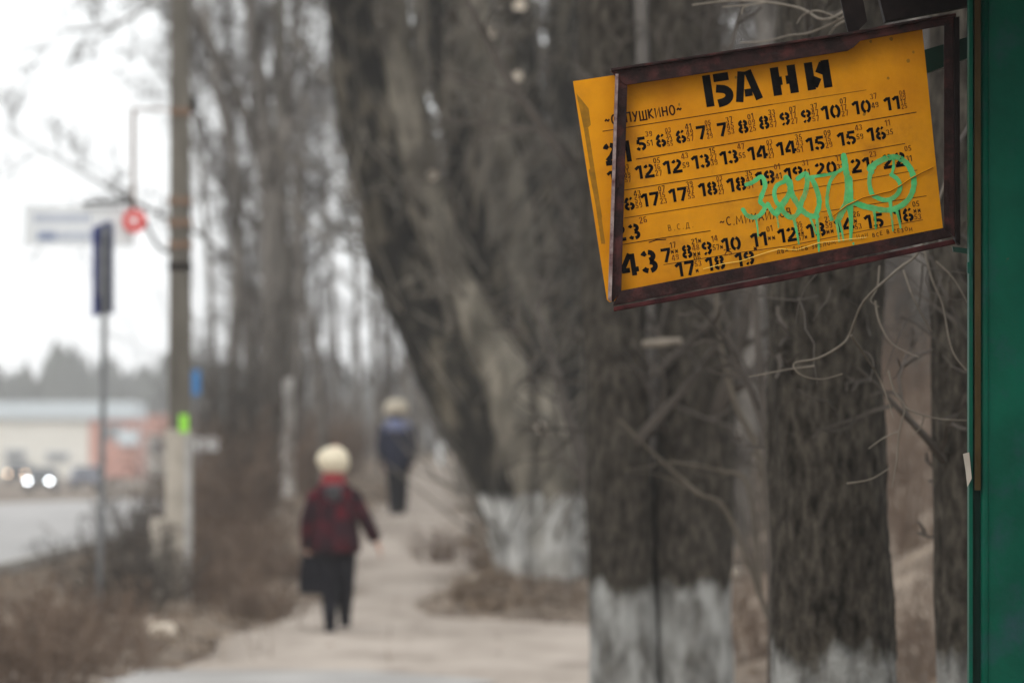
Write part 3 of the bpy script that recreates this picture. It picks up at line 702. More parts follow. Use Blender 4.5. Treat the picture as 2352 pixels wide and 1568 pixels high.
TITLE = {
 'Б': (.80, [[(.12, 0), (.12, 1)], [(.30, .87), (.70, .87)], [(.33, .535)] + arc(.42, .29, .235, .215, 82, -82) + [(.33, .06)]]),
 'А': (.88, [[(.30, 1.0), (.10, 0)], [(.50, 1.0), (.76, 0)], [(.31, .27), (.56, .27)]]),
 'Н': (.85, [[(.12, 0), (.12, 1)], [(.68, 0), (.68, 1)], [(.2, .5), (.33, .5)], [(.45, .5), (.6, .5)]]),
 'И': (.85, [[(.12, 0), (.12, 1)], [(.68, 0), (.68, 1)], [(.2, .12), (.37, .42)], [(.44, .55), (.62, .9)]]),
}
HAND = {
 '|': (.5, [[(.2, .05), (.2, .95)]]),
 'П': (.72, [[(.1, 0), (.1, 1), (.6, 1), (.6, 0)]]),
 'У': (.72, [[(.08, 1), (.32, .42)], [(.62, 1), (.25, 0), (.1, .02)]]),
 'Ш': (.95, [[(.08, 1), (.08, 0), (.84, 0), (.84, 1)], [(.46, 0), (.46, .96)]]),
 'К': (.70, [[(.1, 0), (.1, 1)], [(.58, 1), (.12, .5), (.62, 0)]]),
 'И': (.76, [[(.1, 1), (.1, 0), (.62, 1), (.62, 0)]]),
 'Н': (.76, [[(.1, 0), (.1, 1)], [(.62, 0), (.62, 1)], [(.1, .5), (.62, .5)]]),
 'О': (.80, [arc(.38, .5, .29, .48, 0, 360, 14)]),
 'С': (.66, [arc(.36, .5, .28, .48, 50, 310, 10)]),
 'М': (.95, [[(.06, 0), (.14, 1), (.44, .3), (.74, 1), (.82, 0)]]),
 'Х': (.70, [[(.06, 1), (.6, 0)], [(.6, 1), (.06, 0)]]),
 'А': (.76, [[(.04, 0), (.34, 1), (.64, 0)], [(.14, .34), (.54, .34)]]),
 'Й': (.76, [[(.1, 1), (.1, 0), (.62, 1), (.62, 0)], [(.26, 1.2), (.46, 1.2)]]),
 'Л': (.74, [[(.02, 0), (.14, .1), (.3, 1), (.6, 1), (.6, 0)]]),
 'В': (.70, [[(.1, 0), (.1, 1), (.44, .95), (.46, .6), (.1, .52), (.5, .44), (.52, .06), (.1, 0)]]),
 'Е': (.66, [[(.56, 1), (.1, 1), (.1, 0), (.56, 0)], [(.1, .5), (.46, .5)]]),
 'Р': (.66, [[(.1, 0), (.1, 1), (.5, .92), (.5, .5), (.1, .44)]]),
 'Д': (.8, [[(.0, -.15), (.02, .05), (.66, .05), (.68, -.15)], [(.1, .05), (.3, 1), (.56, 1), (.56, .05)]]),
 'З': (.6, [[(.05, .85), (.3, 1), (.48, .78), (.2, .53), (.5, .3), (.3, 0), (.03, .12)]]),
 'Г': (.6, [[(.1, 0), (.1, 1), (.52, 1)]]),
 '.': (.3, [[(.08, 0), (.2, .08)]]), '~': (.7, [[(.05, .42), (.22, .58), (.42, .42), (.6, .58)]]), '-': (.5, [[(.05, .45), (.4, .5)]]), ' ': (.45, []),
}
def write(mb, txt, x0, y0, h, table, w, sx=1.0, space=.0, dy=.0006, jit=0):
    u = 0
    for ch in txt:
        adv, strokes = table[ch]
        jv = rng.uniform(-jit, jit) * h
        for s in strokes:
            for q in ribbon([(p[0] * h * sx, p[1] * h + jv) for p in s], w * h):
                mb.add([onplate(x0, y0, u + float(p[0]), float(p[1]), dy) for p in q], [(0, 1, 2, 3)])
        u += (adv * sx + space) * h

# title
tb = MB()
for ch, x, y, h, w in (('Б', 1622, 247, 73, .255), ('А', 1692, 236, 69, .25), ('Н', 1779, 221, 65, .30), ('И', 1857, 208.5, 64, .30)):
    write(tb, ch, x, y, h, TITLE, w, {'Б': 1.2, 'А': 1.02, 'Н': 1.07, 'И': 1.07}[ch])
tb.build('title_lettering', M['ink'], plate)
# hours
HR = []
for txt, x, y, h in (('2', 1391, 381, 50), ('1', 1430, 374, 49), ('5', 1463, 348, 31), ('6', 1508, 340, 31), ('6', 1554, 331, 31), ('7', 1601, 322, 31), ('7', 1649, 315, 31), ('8', 1697, 308.5, 31), ('8', 1745, 299, 31), ('9', 1793, 291, 31), ('9', 1842, 285, 31), ('10', 1888, 277, 32), ('10', 1959, 265, 31), ('11', 2032, 256, 31),
    ('1', 1397, 424, 30), ('1', 1418, 421, 30), ('12', 1461, 413, 31), ('12', 1525, 402, 31), ('13', 1590, 390, 31), ('13', 1655, 380, 31), ('14', 1719, 370, 31), ('14', 1785, 359, 31), ('15', 1853, 349, 31), ('15', 1925, 337, 31), ('16', 1993, 326, 31),
    ('16', 1416, 488, 31), ('17', 1474, 477, 31), ('17', 1538, 466, 31), ('18', 1606, 453, 31), ('18', 1671, 443, 32), ('19', 1737, 428, 32), ('19', 1803, 418, 31), ('20', 1874, 407, 31), ('21', 1956, 399, 32), ('22', 2029, 389, 33),
    ('2', 1412, 556, 36), ('3', 1446, 552, 36), ('4', 1429, 637, 52), ('3', 1477, 629, 52),
    ('7', 1520, 604, 32), ('8', 1568, 595, 31), ('9', 1614, 588, 31), ('10', 1659, 580, 32), ('11', 1726, 569, 32), ('12', 1788, 559, 32), ('13', 1854, 548, 32), ('14', 1918, 536, 31), ('15', 1987, 527, 32), ('16', 2055, 514, 32),
    ('17', 1553, 637, 33), ('18', 1622, 624, 32), ('19', 1690, 614, 32)):
    HR.append((txt, x, y, h))
hb = MB()
for txt, x, y, h in HR:
    write(hb, txt, x, y, h, G, .222, 1.42 if h < 45 else (1.32 if txt in '43' else 1.12), .05)
tag(hb.build('hour_numerals', M['ink'], plate), kind='stuff')
# minutes, small and brown, stacked after each hour
MIN = {4: '39 51', 2: '39 51', 3: '03 15 28 55', 0: '', 1: ''}
mins = [None, None, '39 51', '03 15 23 55', '41 49 57', '05 13 21 29', '37 45 53', '01 09 25', '33 41 57', '07 17 27', '37 47 57', '07 17 27', '37 49', '04 09 17 25',
        None, '03 11 49 57', '05 16 27', '43 59', '15 27 39', '47 55', '03 11 19 27', '35 43 51', '09 15 29', '43 59', '11 35',
        '43 51 59', '07 15 23', '39 47 55', '03 11 19 27', '35 43 51', '01 41', '31 41', '11 31', '23 43', '05 31',
        None, '26', None, None, '17 ** 49', '21* 48 **', '14 57*', '', '01 **', '06 22 ** 57*', '23 59 **', '26 * 53', '', '05 ** 53', '06 53 *', '25', '*']
mbk = MB(); mbd = MB()
for (txt, x, y, h), mt in zip(HR, mins):
    if not mt: continue
    rows = mt.split(' '); n = len(rows); hh = 14.0 if n < 4 else 12.0
    w = sum(G[c][0] * 1.42 + .05 for c in txt) * h - 2
    if len(rows) == 1: hh = 16
    for k, t in enumerate(rows):
        v = h * 1.18 - hh * .55 - k * (h * 1.35 / max(2, n))
        a = onplate(x, y, w + 1, v)
        # back to pixels for write()
        qx, qy = a.x / YP * F * YP / (YP - .0006) + 1176, HOR - (a.z - EYE) * F / (YP - .0006)
        write(mbd if '*' in t or (k + n) % 3 == 0 else mbk, t, qx, qy, hh, G, .145, .95, .10, jit=.05)
tag(mbk.build('minute_numerals', M['ink_brown'], plate), kind='stuff'); tag(mbd.build('minute_numerals', M['ink_dark_brown'], plate), kind='stuff')
# hand lettered destinations
db = MB()
write(db, '~С. ПУШКИНО~', 1390, 289, 22, HAND, .17, .88, .09, jit=.03)
write(db, '~С.МИХАЙЛОВ', 1654, 521, 19, HAND, .13, .98, .12, jit=.05)
write(db, 'В.С.Д.', 1535, 531, 13, HAND, .10, 1.0, .3, jit=.06)
write(db, 'ДВА ДНЕВ ЗРЕЛОМ', 1785, 583, 8.5, HAND, .17, 1.2, .25, jit=.2)
write(db, 'ИЛИ ВСЕ В СЕЗОН', 1968, 549, 8.5, HAND, .17, 1.2, .25, jit=.2)
tag(db.build('hand_lettering', M['ink_dark_brown'], plate), kind='stuff')
# ruled lines
rb = MB()
for w, ln in ((1.8, [(1384, 302), (1580, 271), (1775, 240)]), (1.0, [(1775, 240), (1990, 207)]), (2.2, [(1461, 366), (1780, 313), (2105, 258)]), (1.8, [(1434, 437), (1750, 387), (2079, 330)]),
              (1.5, [(1434, 501), (1800, 443), (2107, 391)]), (1.9, [(1428, 562), (1500, 550), (1632, 530)]), (1.6, [(1886, 487), (2010, 468), (2128, 450)]), (1.5, [(1524, 608), (1700, 580), (1815, 564)]), (1.4, [(1815, 564), (2000, 527), (2120, 505)]),
              (2.6, [(1490, 557), (1508, 551), (1530, 550)])):
    for q in ribbon(ln, w): rb.add([P(float(p[0]), float(p[1]), YP - .0005) for p in q], [(0, 1, 2, 3)])
tag(rb.build('ruled_lines', M['ink_dark_brown'], plate), kind='stuff')
# stains and worn strips along the loose left edge
sb = MB()
for pl in ([(1324, 215), (1338, 232), (1352, 250), (1357, 287), (1352, 292), (1341, 296), (1334, 262)], [(1341, 296), (1351, 293), (1366, 390), (1383, 500), (1376, 500), (1356, 390)], [(1352, 390), (1361, 384), (1376, 460), (1390, 560), (1381, 560), (1368, 470)]):
    sb.add([P(x, y, YP - .0003 - .00004 * len(sb.f)) for x, y in pl], [tuple(range(len(pl)))])
for cx, cy, r in ((2047, 90, 4), (2000, 96, 3), (2086, 140, 4), (1985, 262, 4), (1818, 120, 3), (2098, 120, 3), (2040, 180, 3), (1690, 178, 3), (1560, 240, 3)):
    sb.add([P(cx + r * math.cos(a) * rng.uniform(.7, 1.3), cy + r * 1.2 * math.sin(a), YP - .0004) for a in np.arange(0, 6.2, .8)], [tuple(range(8))])
tag(sb.build('stain', M['smudge'], plate), kind='stuff')

# green spray-can tag with its drips
C4 = lambda x, y: ((2380 + x / 3.2667) * .72593, (440 + y / 3.2667) * .72593)
gb = MB()
def spray(pts, w, dy, taper=False):
    pts = [tuple(q) for q in spline([C4(*p) for p in pts], 5)]; n = len(pts)
    W = [w / 4.5 * (rng.uniform(.88, 1.12)) * (1 - (.45 * i / n if taper else 0)) for i in range(n)]
    for q in ribbon(pts, W): gb.add([P(float(p[0]), float(p[1]), YP - dy) for p in q], [(0, 1, 2, 3)])
    if not taper:
        for e in (0, -1):
            cx, cy = pts[e]; r = W[e] / 2
            gb.add([P(cx + r * math.cos(a), cy + r * math.sin(a), YP - dy - .00003) for a in np.arange(0, 6.2, .7)], [tuple(range(9))])
tagl = [([(-60, 470), (0, 450), (90, 390), (125, 430), (130, 500), (95, 590), (85, 650), (130, 700), (95, 770), (30, 810), (-50, 790), (-95, 730)], 46),
 ([(330, 440), (255, 480), (228, 560), (250, 650), (285, 700), (240, 770), (190, 720), (160, 670)], 46),
 ([(350, 400), (390, 480), (380, 570), (310, 680), (250, 770)], 60),
 ([(390, 440), (410, 560), (460, 660), (520, 740), (590, 790), (670, 800)], 55),
 ([(470, 410), (550, 360), (570, 430), (550, 550), (510, 650), (470, 770), (400, 810), (330, 760), (290, 690)], 52),
 ([(610, 400), (650, 480), (685, 590), (690, 690), (650, 800)], 52), ([(630, 390), (750, 372), (860, 350), (950, 300)], 34),
 ([(870, 350), (810, 430), (780, 550), (775, 670), (800, 760), (825, 830)], 38),
 ([(945, 170), (965, 300), (985, 430), (985, 560), (970, 660), (930, 750), (890, 830)], 62),
 ([(1005, 400), (1015, 520), (1015, 640), (1000, 720)], 56),
 ([(1235, 340), (1215, 300), (1290, 245), (1400, 195), (1500, 190), (1590, 245), (1650, 340), (1672, 450), (1650, 560), (1590, 650), (1490, 715), (1380, 735), (1250, 715), (1140, 690), (1060, 655)], 58),
 ([(1440, 370), (1500, 415), (1530, 480), (1510, 555), (1450, 610), (1370, 630), (1290, 605), (1235, 560), (1210, 440), (1230, 330), (1260, 290)], 46),
 ([(1460, 210), (1460, 290), (1440, 370)], 30), ([(1425, 630), (1432, 700), (1435, 740)], 36)]
for k, (p, w) in enumerate(tagl): spray(p, w, .0009 + .00012 * k)
for k, (a, b_, w) in enumerate((((40, 830), (62, 1010), 22), ((1258, 740), (1278, 935), 30), ((1490, 730), (1535, 925), 32), ((1430, 740), (1455, 955), 28), ((1020, 660), (1018, 1050), 50), ((665, 800), (690, 1165), 34), ((430, 820), (482, 1090), 32), ((600, 820), (660, 985), 26), ((865, 830), (900, 1065), 32), ((900, 850), (945, 1055), 28), ((250, 780), (272, 920), 24), ((800, 770), (812, 850), 28), ((985, 700), (1010, 860), 26), ((1040, 1070), (1045, 1095), 26))):
    spray([a, ((a[0] + b_[0]) / 2 + 4, (a[1] + b_[1]) / 2), b_], w, .0028 + .0001 * k, True)
tag(gb.build('graffiti', M['spray_green'], plate), kind='stuff')
# torn crease of the plastic film, and curled film along the bottom
cb = MB()
cr = [C4(*p) for p in ((1870, 298), (1760, 350), (1650, 408), (1600, 440), (1530, 488), (1430, 545), (1380, 555), (1240, 590), (1150, 610), (1060, 652), (980, 690), (920, 735), (830, 805))]
for (x0, y0), (x1, y1) in zip(cr, cr[1:]):
    cb.add([P(x0, y0 - 1.2, YP - .0052), P(x1, y1 - 1.2, YP - .0052), P(x1, y1 + .6, YP - .0046), P(x0, y0 + .6, YP - .0046)], [(0, 1, 2, 3)], 0)
    cb.add([P(x0, y0 - 3.0, YP - .0046), P(x1, y1 - 3.0, YP - .0046), P(x1, y1 - 1.2, YP - .0066), P(x0, y0 - 1.2, YP - .0066)], [(0, 1, 2, 3)], 1)
cr2 = [(1615, 618), (1660, 606), (1700, 600), (1760, 580), (1790, 572), (1830, 574), (1880, 558), (1990, 545)]
for (x0, y0), (x1, y1) in zip(cr2, cr2[1:]):
    cb.add([P(x0, y0 - 1.2, YP - .004), P(x1, y1 - 1.2, YP - .004), P(x1, y1 + .6, YP - .005), P(x0, y0 + .6, YP - .005)], [(0, 1, 2, 3)], 2)
cb.build('torn_film', [M['ink_brown'], M['plate_yellow'], M['film_pale']], plate)

# ------------------------------------------------------------------ utility pole with the street sign
YU = 50.0
up = thing('utility_pole', 'tall grey concrete utility pole with painted foot and concrete stub, bracket arms to its left', 'pole', P(405, 1392, YU))
def cyl(name, material, px0, px1, py0, py1, Y, parent, top=None, d=None, sides=None):
    """upright square-section shaft between picture rows py0 (foot) and py1 (top)"""
    b = MB(); w0 = (px1 - px0) / F * Y; c0 = P((px0 + px1) / 2, py0, Y); w1 = top if top else w0; c1 = P((px0 + px1) / 2, py1, Y)
    rr = []
    for c, w in ((c0, w0), (c1, w1)):
        k = w / 2; dd = (d or w) / 2; rr.append([c + Vector(q) for q in ((-k * .8, -dd, 0), (k * .8, -dd, 0), (k, -dd * .8, 0), (k, dd * .8, 0), (k * .8, dd, 0), (-k * .8, dd, 0), (-k, dd * .8, 0), (-k, -dd * .8, 0))])
    b.rings(rr); return b.build(name, material, parent)
cyl('shaft', M['concrete'], 388, 440, 990, -900, YU, up, top=.14)
cyl('painted_foot', M['concrete_pale'], 381, 441, 1400, 985, YU, up)
cyl('stub', M['concrete_pale'], 346, 384, 1400, 1188, YU - .1, up)
cyl('conduit', mat('pale_pipe', (.30, .295, .285), (.44, .43, .415), scale=6), 425, 439, 1385, 1000, YU - .2, up, d=.06)
for y in (258, 462, 512, 562, 612): 
    b = MB(); b.box(P(414, y, YU), (.222 if y > 300 else .20, .23, .07)); b.build('clamp_band', M['rust'] if y not in (612,) else M['dark_steel'], up)
b = MB(); b.box(P(446, 240, YU), (.06, .1, .16)); b.build('insulator', M['dark_steel'], up)
b = MB(); b.tube([P(392, 252, YU), P(306, 252, YU)], [.014, .014], 6); b.tube([P(306, 248, YU), P(306, 492, YU)], [.022, .022], 6); b.build('bracket_arm', M['rust'], up)
b = MB(); pts = [Vector(q) for q in spline([P(395, 578, YU), P(370, 572, YU), P(350, 545, YU), P(335, 515, YU), P(308, 505, YU)], 4)]; b.tube(pts, [.02] * len(pts), 6); b.build('bracket_arm', M['dark_steel'], up)
b = MB(); b.box(P(422, 972, YU - .13), (.085, .01, .17)); tag(b.build('paper_notice', M['lime_tape'], base=P(422, 972, YU - .13)), 'bright lime green notice wrapped on the utility pole', 'notice')

ss = thing('street_sign', 'white hanging direction sign with blue lettering in two rows on the utility pole bracket', 'sign', P(180, 513, YU))
b = MB(); b.prism([P(56, 470, YU - .3), P(302, 476, YU), P(302, 567, YU), P(56, 564, YU - .3)], (.02, .05, 0)); b.build('panel', M['white_paint'], ss)
b = MB(); b.prism([P(188, 470, YU - .2), P(304, 466, YU - .06), P(304, 456, YU - .06), P(188, 462, YU - .2)], (0, .12, 0)); b.build('top_rail', M['dark_steel'], ss)
b = MB()
for row, y0, x0, h in ((0, 512, 80, 21), (1, 553, 88, 22)):
    x = x0
    for k, ch in enumerate('|||||||||||' if row == 0 else 'МИ||||||||||'):
        adv, stt = HAND[ch]
        for s in stt:
            for q in ribbon([(x + p[0] * h * .9, y0 - p[1] * h) for p in s], h * (.26 if (row and k < 2) else .15)):
                b.add([P(float(p[0]), float(p[1]), YU - .31 + .3 * (float(p[0]) - 56) / 246) for p in q], [(0, 1, 2, 3)])
        x += (adv * .9 + .12) * h
b.build('lettering', M['blue_letter'], ss)
rd = thing('pointer_sign', 'small red diamond sign with white centre at the right end of the white street sign', 'sign', P(309, 507, YU))
b = MB(); b.prism([P(309 + 29 * math.cos(a), 507 + 29 * math.sin(a), YU - .12) for a in np.arange(0, 6.28, math.pi / 4) ] , (0, .015, 0)); b.build('plate', M['red_sign'], rd)
b = MB(); b.prism([P(307, 495, YU - .124), P(318, 506, YU - .124), P(308, 517, YU - .124), P(297, 506, YU - .124)], (0, .003, 0)); b.build('white_mark', M['white_paint'], rd)
b = MB(); b.prism([P(434, 852, 66), P(458, 848, 66), P(458, 905, 66), P(434, 910, 66)], (.01, .02, 0)); o = b.build('panel', M['cyan_sign'])
ps = thing('blue_road_sign', 'small bright blue road sign on a thin post behind the utility pole', 'sign', P(446, 1250, 66))
me = o.data; 
for v in me.vertices: v.co -= ps.location
o.parent = ps
b = MB(); b.tube([P(446, 1300, 66.05), P(446, 850, 66.05)], [.025, .025], 8); b.build('post', M['steel'], ps)
b = MB(); b.prism([P(437, 1006, 64), P(500, 1002, 64), P(500, 1034, 64), P(437, 1038, 64)], (0, .02, 0)); o = b.build('panel', M['white_paint'])
ws = thing('white_plate_sign', 'small blank white plate on a low post right of the utility pole', 'sign', P(470, 1270, 64))
for v in o.data.vertices: v.co -= ws.location
o.parent = ws
b = MB(); b.tube([P(468, 1280, 64.05), P(468, 1010, 64.05)], [.02, .02], 8); b.build('post', M['steel'], ws)

b = MB(); b.prism([P(1004, 1068, 92), P(1020, 1068, 92), P(1020, 1016, 92), P(1004, 1016, 92)], (0, .1, 0)); tag(b.build('white_post', M['white_paint'], base=P(1012, 1068, 92)), 'small white post at the path edge between the navy-jacketed walker and the leaning tree', 'post')
YC = 76.0
sd_ = thing('garden_shed', 'pale blue shed glimpsed on the bank between the thick trunk and the slim trunk', 'shed', P(2105, 905, YC))
b = MB(); b.prism([P(2062, 960, YC), P(2150, 960, YC), P(2150, 815, YC), P(2062, 825, YC)], (0, 2, 0)); b.build('wall', mat('shed_blue', (.42, .55, .62), (.56, .66, .72), scale=2), sd_)
b = MB(); b.prism([P(2052, 826, YC - .2), P(2160, 814, YC - .2), P(2160, 796, YC - .2), P(2052, 808, YC - .2)], (0, 2.4, 0)); b.build('roof', M['roof_blue_early'], sd_)
# blue bus-stop sign on its post, seen nearly edge on
YB = 43.7
bp = thing('bus_stop_post', 'slim grey post carrying a narrow blue stop sign seen almost edge on', 'sign', P(236, 1440, YB))
b = MB(); pts = [P(225, 1450, YB), P(232, 1200, YB), P(240, 735, YB), P(240, 520, YB)]; b.tube(pts, [.030, .028, .026, .025], 10); b.build('post', M['steel'], bp, smooth=True)
b = MB(); b.prism([P(212, 522, YB - .10), P(244, 508, YB + .30), P(244, 716, YB + .30), P(212, 728, YB - .10)], (.012, 0, 0)); b.build('sign_plate', M['blue_sign'], bp)
b = MB(); b.prism([P(246, 506, YB + .30), P(258, 512, YB - .02), P(258, 722, YB - .02), P(246, 718, YB + .30)], (.012, 0, 0)); b.build('sign_back', mat('back_blue_grey', (.10, .115, .20), (.15, .165, .25), scale=6), bp)
b = MB(); b.prism([P(218, 560, YB - .025), P(240, 554, YB + .25), P(240, 672, YB + .25), P(218, 680, YB - .025)], (.017, -.004, 0)); b.build('pictogram', mat('pictogram_grey', (.36, .37, .46), (.46, .47, .55), scale=8), bp)

# second pole, its foot limewashed
Y2 = 92.0
z2 = P(0, 1122, Y2).z
sp2 = thing('utility_pole', 'farther slim pole with a whitewashed lower half, left of the red-coated walker', 'pole', Vector((P(652, 1122, Y2).x, Y2, gz(P(652, 1122, Y2).x, Y2))))
b = MB(); b.tube([P(652, 1230, Y2), P(651, 868, Y2)], [.20, .19], 12); b.build('whitewashed_foot', mat('limewash', (.64, .61, .57), (.86, .84, .81), scale=2.2, stretch=(3, 3, .5), rough=.9), sp2)
b = MB(); b.tube([P(651, 868, Y2), P(644, 300, Y2), P(640, -600, Y2)], [.13, .11, .09], 12); b.build('shaft', M['concrete'], sp2)

# ------------------------------------------------------------------ people
M['skin'] = mat('skin', (.48, .27, .2), (.55, .33, .25), scale=20, rough=.6)
M['hair'] = mat('hair', (.10, .085, .075), (.2, .18, .16), scale=40, rough=.7)
M['cream_wool'] = mat('cream_wool', (.66, .58, .42), (.80, .72, .56), scale=25, rough=.95, bump=.5, bscale=60)
M['beige_wool'] = mat('beige_wool', (.42, .37, .29), (.55, .49, .39), scale=25, rough=.95)
M['red_scarf'] = mat('red_scarf', (.16, .014, .020), (.24, .03, .034), scale=14, rough=.9)
M['black_cloth'] = mat('black_cloth', (.007, .007, .010), (.016, .015, .019), scale=10, rough=.95, spec=.03)
M['navy'] = mat('navy', (.010, .012, .028), (.018, .021, .042), scale=6, rough=.9, spec=.05)
M['pale_blue'] = mat('pale_blue', (.11, .13, .23), (.16, .18, .30), scale=8, rough=.6)
M['grey_trim'] = mat('grey_trim', (.05, .05, .06), (.09, .09, .10), scale=8, rough=.7)
def plaid():
    m = mat('plaid_coat', (.016, .008, .011), (.032, .011, .016), scale=8, rough=.95, spec=.04)
    n = m.node_tree.nodes; l = m.node_tree.links; b = n['Principled BSDF']; src = b.inputs['Base Color'].links[0].from_socket
    tc = n.new('ShaderNodeTexCoord'); ck = n.new('ShaderNodeTexChecker'); ck.inputs['Scale'].default_value = 7.5; l.new(tc.outputs['Object'], ck.inputs[0])
    no = n.new('ShaderNodeTexNoise'); no.inputs['Scale'].default_value = 5; l.new(tc.outputs['Object'], no.inputs[0])
    mr = n.new('ShaderNodeMapRange'); mr.inputs[1].default_value = .42; mr.inputs[2].default_value = .66; l.new(no.outputs[0], mr.inputs[0])
    mu = n.new('ShaderNodeMath'); mu.operation = 'MULTIPLY'; l.new(mr.outputs[0], mu.inputs[0]); l.new(ck.outputs[1], mu.inputs[1])
    mx = n.new('ShaderNodeMix'); mx.data_type = 'RGBA'; l.new(mu.outputs[0], mx.inputs[0]); l.new(src, mx.inputs[6]); mx.inputs[7].default_value = (.085, .008, .015, 1)
    l.new(mx.outputs[2], b.inputs['Base Color']); return m
M['plaid'] = plaid()

def skin_body(base, joints, parent, name='body'):
    """joints: {key: (x, y, z, r, parent)} relative to base (first = pelvis root); one continuous skinned surface"""
    keys = list(joints); me = bpy.data.meshes.new(name)
    me.from_pydata([joints[k][:3] for k in keys], [(keys.index(joints[k][4]), i) for i, k in enumerate(keys) if joints[k][4]], [])
    o = bpy.data.objects.new(name, me); COL.objects.link(o); o.parent = parent
    md = o.modifiers.new('skin', 'SKIN'); md.use_smooth_shade = True
    for i, k in enumerate(keys):
        sv = me.skin_vertices[0].data[i]; r = joints[k][3]; sv.radius = r if isinstance(r, tuple) else (r, r); sv.use_root = (i == 0)
    sd = o.modifiers.new('subdivision', 'SUBSURF'); sd.levels = 1; sd.render_levels = 1
    me.materials.append(M['skin']); return o

def person_joints(H, arms, legs, lean=0.0):
    """arms, legs: per side lists of joint positions; person faces +Y (away from the camera)"""
    j = {}
    j['pelvis'] = (0, 0, .53 * H, (.115, .085), None)
    j['waist'] = (0, lean * .3, .61 * H, (.11, .08), 'pelvis'); j['chest'] = (0, lean * .6, .72 * H, (.13, .09), 'waist'); j['upper'] = (0, lean, .79 * H, (.085, .065), 'chest')
    j['neck'] = (0, lean + .01, .845 * H, .052, 'upper'); j['jaw'] = (0, lean + .03, .885 * H, (.062, .07), 'neck'); j['face'] = (0, lean + .03, .93 * H, (.074, .092), 'jaw'); j['skull'] = (0, lean + .015, .965 * H, (.066, .08), 'face')
    j['nose'] = (0, lean + .135, .918 * H, .011, 'face')
    for s, pts in zip('lr', arms):
        sx = -1 if s == 'l' else 1
        prev = 'upper'
        for nm, p, r in zip(('shoulder', 'elbow', 'wrist', 'palm'), pts, (.042, .036, .027, (.038, .02))):
            j[nm + s] = (*p, r, prev); prev = nm + s
        pal = Vector(pts[3]); d = (Vector(pts[3]) - Vector(pts[2])).normalized()
        for f, (off, ln) in enumerate(((-.027, .062), (-.009, .07), (.009, .066), (.027, .052))):
            a = pal + d * .03 + Vector((0, off, 0)); c = a + d * ln * .55 + Vector((-sx * .006, 0, 0)); e = a + d * ln + Vector((-sx * .022, 0, 0))
            j['knuckle%s%d' % (s, f)] = (*a, .010, 'palm' + s); j['mid%s%d' % (s, f)] = (*c, .009, 'knuckle%s%d' % (s, f)); j['tip%s%d' % (s, f)] = (*e, .0075, 'mid%s%d' % (s, f))
        a = Vector(pts[2]).lerp(pal, .55) + Vector((0, .034, 0)); e = a + d * .045 + Vector((-sx * .01, .015, 0))
        j['thumbroot' + s] = (*a, .012, 'palm' + s); j['thumb' + s] = (*e, .009, 'thumbroot' + s)
    for s, pts in zip('lr', legs):
        prev = 'pelvis'
        for nm, p, r in zip(('hip', 'knee', 'ankle', 'toe'), pts, (.082, .055, .036, (.038, .025))):
            j[nm + s] = (*p, r, prev); prev = nm + s
    return j

def ell(c, rx, ry, n=16, amp=0.0, ph=0.0):
    c = Vector(c); return [c + Vector((rx * math.cos(a) * (1 + amp * math.sin(5 * a + ph)), ry * math.sin(a) * (1 + amp * math.sin(4 * a + ph)), 0)) for a in np.arange(0, 2 * math.pi - 1e-6, 2 * math.pi / n)]

# woman in the red plaid coat
YW = 43.8; K = YW / F
wz = gz0(-1.6, YW) + .034
wo = thing('person', 'person in a dark red plaid coat and cream beret walking off with a black bag', 'person', (P(770, 1450, YW).x, YW, wz))
W = lambda px, py, dy=0.0: Vector(((px - 770) * K, dy, EYE + (HOR - py) * K - wz))
H = 1.62
armL = [W(731, 1140, 0), W(706, 1195, -.02), W(706, 1262, .02), W(707, 1280, .03)]
armR = [W(804, 1140, 0), W(838, 1190, -.03), W(862, 1240, .05), W(869, 1256, .07)]
legL = [W(752, 1290), W(757, 1365, .06), W(759, 1436, -.10), W(757, 1446, .06)]
legR = [W(788, 1290), W(792, 1360, .10), W(790, 1424, .22), W(790, 1432, .36)]
skin_body(wo.location, person_joints(H, (armL, armR), (legL, legR), .02), wo)
b = MB()                                                 # coat, flared, with sleeves
b.rings([[p + wo.location for p in ell(W(px, py, dy), rx * K, ry, 20, am, .7)] for px, py, dy, rx, ry, am in (
    (770, 1268, 0, 58, .235, .03), (770, 1240, 0, 57, .225, .025), (770, 1205, 0, 51, .20, .02), (769, 1170, .005, 47, .18, .02), (768, 1145, .01, 49, .165, .01), (767, 1125, .015, 47, .145, .01), (767, 1112, .02, 36, .115, 0), (766, 1102, .025, 20, .085, 0))])
for arm, rr in ((armL, (.088, .08, .064, .058)), (armR, (.088, .078, .062, .056))):
    q = [arm[0] + Vector((0, 0, .02)), arm[0].lerp(arm[1], .5), arm[1], arm[1].lerp(arm[2], .95)]
    b.tube([p + wo.location for p in q], rr, 12)
b.build('coat', M['plaid'], wo, smooth=True)
b = MB(); b.rings([[p + wo.location for p in ell(W(px, py, dy), rx * K, ry, 16)] for px, py, dy, rx, ry in ((767, 1121, .0, 30, .12), (767, 1112, .02, 31, .13), (766, 1098, .02, 28, .12), (766, 1086, .025, 25, .11), (766, 1078, .03, 22, .10))]); b.build('scarf', M['red_scarf'], wo, smooth=True)
b = MB(); b.rings([[p + wo.location for p in ell(W(px, py, -.13 - .05 * k), rx * K, .04, 10)] for k, (px, py, rx) in enumerate(((768, 1150, 13), (768, 1128, 20), (768, 1112, 15)))]); b.build('hood', M['grey_trim'], wo, smooth=True)
